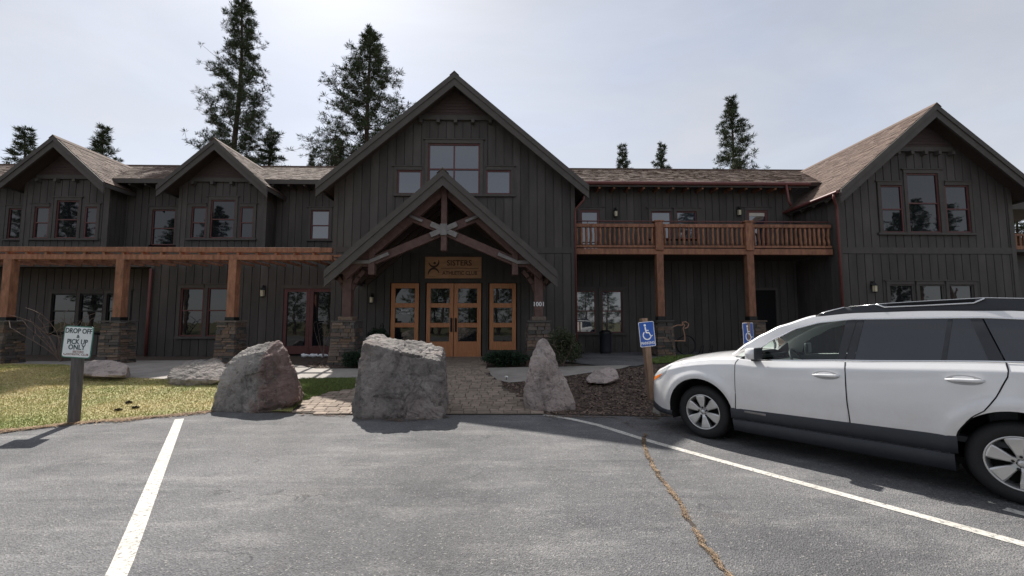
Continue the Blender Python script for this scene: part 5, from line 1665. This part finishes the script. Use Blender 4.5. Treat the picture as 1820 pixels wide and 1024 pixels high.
for s in (1, -1):
    rows = []
    for i in range(21):
        x = -.40+(-1.30+.40)*i/20
        e = gh_y(x, zroof(x))
        rows.append([(x, s*(e+.001), zroof(x)-.01), (x+.004, s*(e-.012), zroof(x)+.012), (x+.01, s*(e-.04), zroof(x)+.02), (x+.012, s*(e-.085), zroof(x)+.006)])
    MB().grid(rows).build('windshield_pillar', MT['paint'], car, smooth=True)
mb = MB()
mb.grid([[(TAIL+.02+.24*k/6, side_y(-3.7, 1.0)*(1-.10*k/6)*(1-2*q/8), 1.02+(1.36-1.02)*k/6) for q in range(9)] for k in range(7)])
mb.build('rear_glass', MT['tint'], car, smooth=True)
mb = MB().box(-.56, -.40, -.72, .72, 1.06, 1.10)
mb.build('cowl', MT['plastic'], car)

# doors, a hair proud of the body, with dark gaps round them
DOORF = lambda t: (-1.578-.02*(t-.5)**2*2, -.472+.015*(t-.5))
def rear_edge(t):
    return lerp_tab([(0,-2.352),(.12,-2.375),(.3,-2.45),(.45,-2.565),(.65,-2.64),(.88,-2.705),(1,-2.692)], t)
def door_panel(xl, xr, name, s, zb=.47):
    rows = []
    T_ = [k/14*.84 for k in range(15)] + [.875, .90, .92, .94, .965, .99]
    for t in T_:
        a, b_ = xl(t), xr(t)
        row = []
        for k in range(25):
            x = a+(b_-a)*k/24
            z = zb+(ztop(x)-zb)*t
            row.append((x, s*(side_y(x, z)+.0035), z))
        rows.append(row)
    return MB().grid(rows).build(name, MT['paint'], car, smooth=True)
def on_body(pts, off, s, rad, n=60):
    q = polyline([Vector((p[0], 0, p[1])) for p in pts], n)
    return [(p.x, s*(side_y(p.x, p.z)+off), p.z) for p in q], rad
for s in (1, -1):
    fd = door_panel(lambda t: -1.579-.03*(1-t)*0, lambda t: -.474, 'front_door', s)
    rd = door_panel(rear_edge, lambda t: -1.590-.015*(1-t), 'rear_door', s, .475)
    mb = MB()
    for pts in ([(-.472, .36), (-.470, .7), (-.474, 1.03), (-.50, 1.075)], [(-1.625, .33), (-1.60, .45), (-1.585, .7), (-1.583, 1.0), (-1.579, 1.115)], [(rear_edge(t/12)-.006, .475+(ztop(rear_edge(t/12))-.475)*t/12) for t in range(13)]):
        q, rr = on_body(pts, .0, s, .0055)
        MB().tube(q, rr, 6).build('door_gap', MT['void'], car)
    # handles on flat grey ovals that paint in the shade of their recesses
    for d, x0_, x1_, zz in ((fd, -1.296, -1.535, .963), (rd, -2.325, -2.565, 1.018)):
        q = [(x0_+(x1_-x0_)*k/6, s*(side_y(x0_, zz)+(.008 if k in (0, 6) else .034)), zz+.008*k/6) for k in range(7)]
        h = MB(); h.tube(q, [.008, .0135, .0145, .015, .0155, .016, .012], 10)
        h.build('handle', MT['paint'], d, smooth=True)
        mid, hl = (x0_+x1_)/2, abs(x1_-x0_)/2
        mb = MB()
        ring = [(mid+hl*1.0*math.cos(a*math.pi/12), zz+.003+.043*math.sin(a*math.pi/12)) for a in range(24)]
        rows = []
        for r_ in (1.0, .75, .4, .02):
            rows.append([(mid+(p[0]-mid)*r_, s*(side_y(p[0], p[1])+.0045-.001*(1-r_)), zz+.003+(p[1]-zz-.003)*r_) for p in ring+ring[:1]])
        mb.grid(rows)
        mb.build('recess_shade', M('recess_shade', (.40,.40,.41), .4, .05, bump=0, src='obj') if 'hr' not in MT else MT['hr'], d, smooth=True)
        MT['hr'] = bpy.data.materials['recess_shade']
    # lower cladding and sill
    def clad(x0_, x1_, zl, zh, off, name, n=40):
        rows = []
        for i in range(n+1):
            x = x0_+(x1_-x0_)*i/n
            a, b_ = zl(x), zh(x)
            ya, yb_ = side_y(x, a), side_y(x, b_)
            rows.append([(x, s*(ya-.05), a-.004), (x, s*(ya+off), a), (x, s*((ya+yb_)/2+off), (a+b_)/2), (x, s*(yb_+off), b_-.012), (x, s*(yb_+.002), b_)])
        MB().grid(rows).build(name, MT['plastic'], car, smooth=True)
    zmid = lambda x: .345+(.36-.345)*(-x-.37)/2.0
    zcl = lambda x: .473+(.518-.473)*(-x-.37)/2.03
    clad(-.405, -2.37, zmid, zcl, .014, 'side_cladding')
    clad(-.43, -2.345, lambda x: .20, lambda x: zmid(x)-.004, .030, 'sill_cladding')
    clad(.395, .93, lambda x: .25+.05*max(0, (x-.6)/.35), lambda x: .315+.10*max(0, (x-.55)/.4), .012, 'bumper_cladding', 24)
    clad(-3.17, -3.8, lambda x: .29, lambda x: .44, .012, 'bumper_cladding', 14)
    mb = MB(); q = [(-.565-.24*k/6, s*(side_y(-.6, .42)+.018), .452-.001*k) for k in range(7)]
    mb.grid([[(p[0], p[1], p[2]-.012) for p in q], [(p[0], p[1]+s*.004, p[2]) for p in q], [(p[0], p[1], p[2]+.014) for p in q]])
    mb.build('badge', MT['plate'], car)
    # wheel wells
    for cx, nm in ((0, 'f'), (WB, 'r')):
        rows = []
        for k in range(25):
            a = math.pi*(-.12+1.24*k/24)
            xx, zz = cx+.417*math.cos(a), ARC_Z+.417*math.sin(a)
            rows.append([(xx, s*(side_y(xx, max(zz, .25))-.004), zz), (xx, s*.80, zz), (xx, s*.50, zz)])
        MB().grid(rows).build('wheel_well', MT['void'], car, smooth=True)
        MB().lathe([(.001, s*.52), (.42, s*.52)], (cx, 0, ARC_Z), 32, 'y').build('wheel_well', MT['void'], car)
    # headlamp with amber corner
    def patch(c4, name, mat, off, n=10):
        (a, b_, c_, d_) = c4
        rows = []
        for i in range(n+1):
            u = i/n
            p0 = (a[0]+(b_[0]-a[0])*u, a[1]+(b_[1]-a[1])*u); p1 = (d_[0]+(c_[0]-d_[0])*u, d_[1]+(c_[1]-d_[1])*u)
            row = []
            for k in range(n+1):
                v = k/n
                x, z = p0[0]+(p1[0]-p0[0])*v, p0[1]+(p1[1]-p0[1])*v
                z = min(z, ztop(x)-.004)
                row.append((x, s*(side_y(x, z)+off), z))
            rows.append(row)
        return MB().grid(rows).build(name, MT[mat], car, smooth=True)
    hl = patch(((.87,.60), (.60,.73), (.40,.94), (.85,.72)), 'headlight', 'lampshell', .003)
    patch(((.80,.655), (.62,.745), (.55,.805), (.80,.715)), 'indicator', 'amber', .006)
    # mirrors
    mx, mz = -.70, 1.15
    y0 = gh_y(mx, 1.12)
    mb = MB()
    rows = []
    for i in range(9):
        a = -math.pi/2+math.pi*i/8
        rows.append([])
        for k in range(13):
            bb = 2*math.pi*k/12
            ca = max(.03, abs(math.cos(a)))**.55
            fx_ = math.sin(a)
            rows[-1].append((mx+.075*fx_, s*(y0+.135+.085*ca*math.copysign(abs(math.cos(bb))**.6, math.cos(bb))), mz+.01+.070*ca*math.copysign(abs(math.sin(bb))**.6, math.sin(bb))))
    mb.grid(rows)
    mr = mb.build('mirror', MT['paint'], car, smooth=True)
    MB().box(mx-.085, mx-.045, min(s*(y0+.055), s*(y0+.215)), max(s*(y0+.055), s*(y0+.215)), mz-.062, mz+.082).build('mirror_glass', MT['plastic'], mr, bevel=.012)
    MB().box(mx-.04, mx+.04, min(s*(y0-.02), s*(y0+.09)), max(s*(y0-.02), s*(y0+.09)), mz-.085, mz-.055).build('mirror_foot', MT['plastic'], mr, bevel=.01)
    # roof rails
    rz_ = lambda x: lerp_tab([(-3.3,1.66),(-3.1,1.725),(-2.6,1.757),(-2.0,1.735),(-1.55,1.698),(-1.40,1.655),(-1.30,1.612)], x)
    rl = lambda x: zroof(x)+.008
    rows = []
    for i in range(41):
        x = -1.30-2.0*i/40
        e = gh_y(x, zroof(x))-.045
        lo_, hi_ = rl(x), max(rz_(x), rl(x)+.004)
        rows.append([(x, s*(e+.022), lo_), (x, s*(e+.012), hi_-.008), (x, s*(e), hi_), (x, s*(e-.035), hi_-.004), (x, s*(e-.045), lo_)])
    rail = MB().grid(rows).build('roof_rail', MT['plastic'], car, smooth=True)
    mb = MB()
    e = lambda x: gh_y(x, zroof(x))-.028
    pts = [(-1.36, rz_(-1.36)-.004), (-1.45, rz_(-1.45)-.004), (-1.55, rz_(-1.55)-.004)]
    mb.tube([(p[0], s*(e(p[0])-.006), p[1]) for p in [(-1.30,1.614),(-1.38,rz_(-1.38)),(-1.46,rz_(-1.46)),(-1.56,rz_(-1.56))]], .006, 6)
    mb.tube([(x, s*(e(x)+.004), z) for x, z in ((-1.83,1.722),(-1.90,1.690),(-2.2,1.700),(-2.53,1.712),(-2.60,1.752))], .008, 6)
    mb.tube([(x, s*(e(x)-.010), rz_(x)+.001) for x in (-1.6,-1.9,-2.2,-2.6,-2.9,-3.1)], .004, 6)
    mb.build('rail_trim', MT['chrome'], rail, smooth=True)
    mb = MB()
    mb.grid([[(x, s*(e(x)+.0095), rl(x)+.085 if False else 1.700+(x+1.9)*-.012), (x, s*(e(x)+.005), rz_(x)-.010)] for x in [-1.92-.62*k/10 for k in range(11)]])
    mb.build('rail_opening', MT['void'], rail)
# underbody and interior
MB().box(-3.7, .7, -.70, .70, .24, .30).build('underbody', MT['void'], car)
MB().box(.45, .75, -.6, .6, .26, .5).build('bumper_core', MT['void'], car)
it = MB().box(-3.3, -.6, -.74, .74, .45, .50).build('cabin_floor', MT['interior'], car)
MB().hexa([(-.98,-.72,.62),(-.45,-.72,.62),(-.45,.72,.62),(-.98,.72,.62),(-.90,-.72,.99),(-.45,-.70,1.05),(-.45,.70,1.05),(-.90,.72,.99)]).build('dashboard', MT['interior'], car, bevel=.04)
for yy in (.37, -.37):
    seat = MB().box(-1.72, -1.22, yy-.24, yy+.24, .52, .72).build('seat', MT['interior'], car, bevel=.06)
    MB().hexa([(-1.78,yy-.24,.66),(-1.62,yy-.24,.66),(-1.62,yy+.24,.66),(-1.78,yy+.24,.66),(-1.98,yy-.20,1.20),(-1.86,yy-.20,1.20),(-1.86,yy+.20,1.20),(-1.98,yy+.20,1.20)]).build('seat_back', MT['interior'], car, bevel=.05)
    MB().box(-2.0, -1.90, yy-.12, yy+.12, 1.23, 1.40).build('headrest', MT['interior'], car, bevel=.04)
MB().box(-2.75, -2.55, -.66, .66, .6, 1.15).build('rear_seat', MT['interior'], car, bevel=.05)
cw = Vector((-1.03, .37, 1.03))
ax = Matrix.Rotation(math.radians(-62), 3, 'Y')
MB().tube([cw+ax @ Vector((.185*math.cos(a*math.pi/16), .185*math.sin(a*math.pi/16), 0)) for a in range(33)], .014, 8, False).build('steering_wheel', MT['plastic'], car, smooth=True)
MB().tube([cw, cw+Vector((.2, 0, -.1))], .05, 8).build('steering_column', MT['plastic'], car)
MB().tube([cw+ax @ Vector((0, -.18, 0)), cw+ax @ Vector((0, .18, 0))], .018, 6).build('wheel_spoke', MT['alloy'], car)
# wheels
def wheel(cx, s):
    z = .345
    f = s*.80
    yy = lambda q: f-s*q
    t_ = MB().lathe([(.225, yy(.012)), (.245, yy(.0)), (.28, yy(-.008)), (.315, yy(.002)), (.336, yy(.022)), (.3455, yy(.05)), (.3455, yy(.16)), (.33, yy(.195)), (.28, yy(.21)), (.225, yy(.20))], (cx, 0, z), 48, 'y')
    w = t_.build('wheel', MT['rubber'], car, smooth=True)
    MB().lathe([(.228, yy(.010)), (.222, yy(.004)), (.213, yy(.012)), (.205, yy(.04)), (.19, yy(.12)), (.19, yy(.2))], (cx, 0, z), 48, 'y').build('rim', MT['alloy'], w, smooth=True)
    MB().lathe([(.001, yy(.11)), (.19, yy(.11))], (cx, 0, z), 32, 'y').build('brake_disc', MT['void'], w)
    rot = .35
    for k in range(6):
        a = rot+k*math.pi/3
        c, n_ = Vector((math.cos(a), 0, math.sin(a))), Vector((-math.sin(a), 0, math.cos(a)))
        o = Vector((cx, 0, z))
        rows = []
        for r_, w_, dd in ((.035, .026, .030), (.07, .026, .020), (.11, .038, .018), (.16, .054, .014), (.20, .062, .012), (.214, .064, .016)):
            pc = o+c*r_
            rows.append([pc-n_*w_+Vector((0, yy(dd+.05), 0)), pc-n_*w_+Vector((0, yy(dd+.006), 0)), pc-n_*w_*.78+Vector((0, yy(dd), 0)), pc+n_*w_*.78+Vector((0, yy(dd), 0)), pc+n_*w_+Vector((0, yy(dd+.006), 0)), pc+n_*w_+Vector((0, yy(dd+.05), 0))])
        MB().grid(rows).build('spoke', MT['alloy'], w)
    MB().lathe([(.001, yy(.008)), (.024, yy(.009)), (.030, yy(.014)), (.034, yy(.03))], (cx, 0, z), 20, 'y').build('hub_cap', MT['alloy'], w, smooth=True)
    lug = MB()
    for k in range(5):
        a = k*2*math.pi/5+.2
        lug.lathe([(.001, yy(.014)), (.011, yy(.014)), (.011, yy(.03))], (cx+.055*math.cos(a), 0, z+.055*math.sin(a)), 6, 'y')
    lug.build('lug_nuts', MT['black'], w)
for cx in (0, WB):
    for s in (1, -1): wheel(cx, s)

# ================================================================== VEGETATION
def pine_meshes(H, R, z0f, seed, limbs, tl=.34, nn=21, dens=1.0, shape=.75):
    rnd = random.Random(seed)
    tr = MB()
    bend = [Vector((.25*math.sin(k*.9+seed)*.5, .2*math.cos(k*.7+seed)*.5, H*k/10)) for k in range(11)]
    tr.tube(bend, [H*.0135*(1-.93*(k/10)**.9)+.02 for k in range(11)], 9)
    def axis(z):
        k = min(9.999, max(0, z/H*10)); i = int(k)
        return bend[i].lerp(bend[i+1], k-i)
    cr = MB()
    up = Vector((0, 0, 1))
    def tuft(c, d, l):
        for q in range(nn):
            v = Vector((rnd.gauss(0, 1), rnd.gauss(0, 1), rnd.gauss(.15, .9))).normalized()+d*.75
            v.normalize()
            ll = l*rnd.uniform(.6, 1.1)
            sd = v.orthogonal().normalized()*(l*.043)
            sd = Quaternion(v, rnd.uniform(0, 3.14)) @ sd
            i = len(cr.v)
            b0_ = c+v*.02; m_ = c+v*(ll*.55)
            cr.v += [tuple(b0_), tuple(m_+sd), tuple(c+v*ll), tuple(m_-sd)]
            cr.f.append((i, i+1, i+2, i+3))
    for k in range(limbs):
        t = (k+rnd.random())/limbs
        z = H*(z0f+(1-z0f)*t**.92)
        prof = min(1.0, ((1-t)/.88)**shape)*(.62+.38*min(1, t/.22))
        a = k*2.399+rnd.uniform(-.5, .5)
        ln = max(.35, R*prof*rnd.uniform(.55, 1.12))
        p0 = axis(z)
        d = Vector((math.cos(a), math.sin(a), .10+.55*t+rnd.uniform(-.18, .12)))
        pts, p = [p0], p0.copy()
        ns = 5
        for q in range(ns):
            d.z += .07; d.x += rnd.uniform(-.12, .12); d.y += rnd.uniform(-.12, .12)
            p = p+d.normalized()*(ln/ns); pts.append(p.copy())
        tr.tube(pts, [max(.012, .034*(ln/R)*H/20)*(1-.8*q/ns) for q in range(ns+1)], 5, False)
        nt_ = int((3+ln*4.2)*dens)
        for q in range(nt_):
            u = .25+.75*rnd.random()**.75
            i = min(ns-1, int(u*ns)); c = pts[i].lerp(pts[i+1], u*ns-i)
            sp = .20*ln*(.35+u*.65)
            off = Vector((rnd.gauss(0, sp*.6), rnd.gauss(0, sp*.6), rnd.gauss(.12, sp*.4)))
            e = c+off
            if off.length > .3: tr.tube([c, e], [.014, .008], 3, False)
            tuft(e, (d.normalized()*.6+up*.5), tl*rnd.uniform(.75, 1.2))
    for q in range(10): tuft(axis(H*(.985-.012*q))+Vector((rnd.gauss(0,.12), rnd.gauss(0,.12), 0)), up, tl)
    return tr, cr
PM = {}
def pine(kind, x, y, H, label, group, rz=0.0, base=PAD, wide=1.0, name='pine_tree'):
    if kind not in PM:
        spec = {'a': dict(H=25, R=3.5, z0f=.16, seed=1, limbs=200, shape=.62, dens=1.75), 'e': dict(H=9, R=2.4, z0f=.04, seed=23, limbs=60, shape=.8, tl=.45, nn=12), 'b': dict(H=23, R=4.3, z0f=.25, seed=5, limbs=165, shape=.62, dens=1.8), 'c': dict(H=18, R=2.9, z0f=.35, seed=9, limbs=100, shape=.75, dens=1.7), 'd': dict(H=15, R=2.0, z0f=.4, seed=14, limbs=75, shape=.7, tl=.36, dens=1.3)}[kind]
        tr, cr = pine_meshes(**spec)
        t0 = tr.build('trunk', MT['bark'], None, fix=False); c0 = cr.build('crown', MT['pine'], None, fix=False)
        PM[kind] = (t0.data, c0.data, spec['H'])
        bpy.data.objects.remove(t0); bpy.data.objects.remove(c0)
    a, b_, h0 = PM[kind]
    root = thing(name, (x, y, base), label, 'tree', group)
    root.rotation_euler = (0, 0, rz)
    k = (H-base)/h0
    root.scale = (k*wide, k*wide, k)
    for nm, me in (('trunk', a), ('crown', b_)):
        o = bpy.data.objects.new(nm, me); COL.objects.link(o); o.parent = root
    return root
def pine_at(kind, px, ptop, Y, label, rz=0., wide=1., group='pines behind the lodge'):
    q = P(px, ptop, Y)
    return pine(kind, P(px, max(ptop, 0)+90, Y).x, Y, q.z, label, group, rz, wide=wide)
pine_at('a', 426, -14, 31, 'tallest dark pine, rising behind the middle left gable', .3)
pine_at('b', 655, 58, 32, 'broad dark pine left of the main gable peak', 1.0, 1.2)
pine_at('c', 1303, 184, 32, 'pointed pine behind the roof above the balcony', .5, 1.08)
pine_at('d', 1109, 265, 36, 'small pine tip over the balcony roof, nearest the main gable', 0, .9)
pine_at('d', 1177, 264, 36, 'small pine tip over the balcony roof, second from the main gable', 2., .85)
pine_at('d', 40, 236, 30, 'bushy pine at far left beyond the leftmost gable', .8, 1.25)
pine_at('d', 178, 233, 31, 'bushy pine just right of the leftmost gable peak', 1.7, 1.15)
pine_at('d', 551, 282, 38, 'tiny pine tip above the roof right of the middle left gable', 1.2, .7)
pine_at('c', 598, 258, 33, 'low pine crown at left foot of the broad dark pine', 2.2, 1.0)
pine_at('d', 478, 240, 33, 'low pine crown at right foot of the tallest pine', 2.9, 1.2)
pine_at('d', 1814, 365, 27, 'green tree glimpsed through the side porch at right edge', .4, 1.6)
pine_at('c', 1860, 340, 30, 'pine beyond the side porch at the right edge', 1.4, 1.5)
# the wood across the lot, behind the viewer: it shows only in the windows
rnd = random.Random(31)
WOOD = []
for k in range(26):
    x = -78+k*6.1+rnd.uniform(-2, 2)
    h = rnd.uniform(15, 20) if abs(x) > 26 else rnd.uniform(9, 12)
    WOOD.append(('abcd'[k % 4], x, -22-rnd.uniform(0, 7), h))
WOOD += [('e', -24+k*2.7+rnd.uniform(-1, 1), -20-rnd.uniform(0, 5), rnd.uniform(5.5, 9)) for k in range(17)]
for k, (kd, x, y, h) in enumerate(WOOD):
    pine(kd, x, y, h, 'pine across the parking lot, seen only reflected in the windows', 'pines across the lot', rnd.uniform(0, 6), base=0, wide=1.4)

def leaf_mass(name, c, rx, ry, rz_, n, leaf, mat, seed, flat=False, droop=0):
    rnd = random.Random(seed)
    mb = MB()
    for k in range(n):
        v = Vector((rnd.gauss(0, 1), rnd.gauss(0, 1), rnd.gauss(0, 1))).normalized()
        r_ = rnd.random()**.45*(.78+.35*noise.noise(v*2.3+Vector((seed, 0, 0))))
        p = Vector((c[0]+v.x*rx*r_, c[1]+v.y*ry*r_, c[2]+rz_+v.z*rz_*r_))
        if p.z < c[2]+.01: p.z = c[2]+rnd.random()*.06
        d = (v+Vector((rnd.gauss(0,.6), rnd.gauss(0,.6), rnd.gauss(.3,.5)))).normalized()*leaf*rnd.uniform(.6, 1.3)
        sd = d.cross(Vector((rnd.gauss(0,1), rnd.gauss(0,1), rnd.gauss(0,1)))).normalized()*leaf*(.16 if flat else .32)
        i = len(mb.v)
        mb.v += [tuple(p), tuple(p+d*.5+sd), tuple(p+d), tuple(p+d*.5-sd)]
        mb.f.append((i, i+1, i+2, i+3))
    return mb
def stems(c, n, h, spread, seed, r=.012):
    rnd = random.Random(seed); mb = MB()
    for k in range(n):
        a = rnd.uniform(0, 6.283)
        p = Vector(c); pts = [p.copy()]
        d = Vector((math.cos(a)*spread, math.sin(a)*spread, 1))
        for q in range(5):
            d += Vector((rnd.gauss(0,.16), rnd.gauss(0,.16), 0))
            p = p+d.normalized()*h/5*rnd.uniform(.8, 1.1); pts.append(p.copy())
            if q > 1:
                e = p+Vector((rnd.gauss(0,.3), rnd.gauss(0,.3), rnd.uniform(.1,.4)))*h*.4
                mb.tube([p, p.lerp(e, .5)+Vector((0,0,.02)), e], [r*.5, r*.4, r*.2], 4, False)
        mb.tube(pts, [r*(1-.7*q/5) for q in range(6)], 5, False)
    return mb
def shrub(name, c, rx, ry, rz_, n, leaf, mat, seed, label, ns=7, flat=False):
    c = Vector(c)
    root = thing(name, c, label, 'shrub', 'shrubs by the lodge')
    leaf_mass('foliage', c, rx, ry, rz_, n, leaf, mat, seed, flat).build('foliage', MT[mat], root, fix=False)
    stems(c, ns, rz_*1.5, .5, seed, .010).build('stems', MT['twig'], root, fix=False)
    return root
def at_ground(px, Y): return (PX(px, Y, 640), Y, gz(0, Y))
shrub('juniper', at_ground(898, 11.6), .70, .35, .20, 5200, .09, 'juniper', 3, 'spreading dark evergreen shrub below the right sidelight of the entry', flat=True)
shrub('juniper', at_ground(632, 11.3), .42, .32, .22, 3000, .08, 'juniper', 4, 'dark evergreen shrub at the foot of the left porch pier', flat=True)
shrub('leafy_bush', at_ground(1000, 11.4), .50, .42, .55, 3800, .055, 'leafbush', 6, 'tall twiggy dark bush right of the right porch pier', 16)
shrub('leafy_bush', at_ground(672, 13.7), .45, .35, .55, 2600, .075, 'juniper', 8, 'dark leafy bush under the lantern left of the entry')
shrub('leafy_bush', at_ground(1018, 12.4), .35, .3, .36, 1600, .05, 'leafbush', 16, 'low bush under the ground-floor window beside the porch', 10)
c = at_ground(108, 13.0)
o = stems(c, 15, 1.5, .55, 12, .017).build('bare_shrub', MT['twig'], org=c, fix=False)
tag(o, 'leafless pale-stemmed shrub behind the DROP OFF sign', 'shrub', 'shrubs by the lodge')
c = at_ground(575, 14.2)
o = stems(c, 6, 1.25, .35, 13, .010).build('bare_shrub', MT['twig'], org=c, fix=False)
tag(o, 'thin leafless shrub in front of the dark red French doors', 'shrub', 'shrubs by the lodge')
# molehills on the lawn
for px, py, lab in ((229,718,'topmost of three dark soil clods on the lawn'), (210,731,'leftmost of three dark soil clods on the lawn'), (240,727,'rightmost of three dark soil clods on the lawn')):
    q = G(px, py)
    o = leaf_mass('x', (q.x, q.y, q.z-.005), .055, .045, .022, 160, .03, 'soil', int(px)).build('soil_clod', MT['soil'], org=q, fix=False)
    tag(o, lab, 'soil clod', 'soil clods on the lawn')
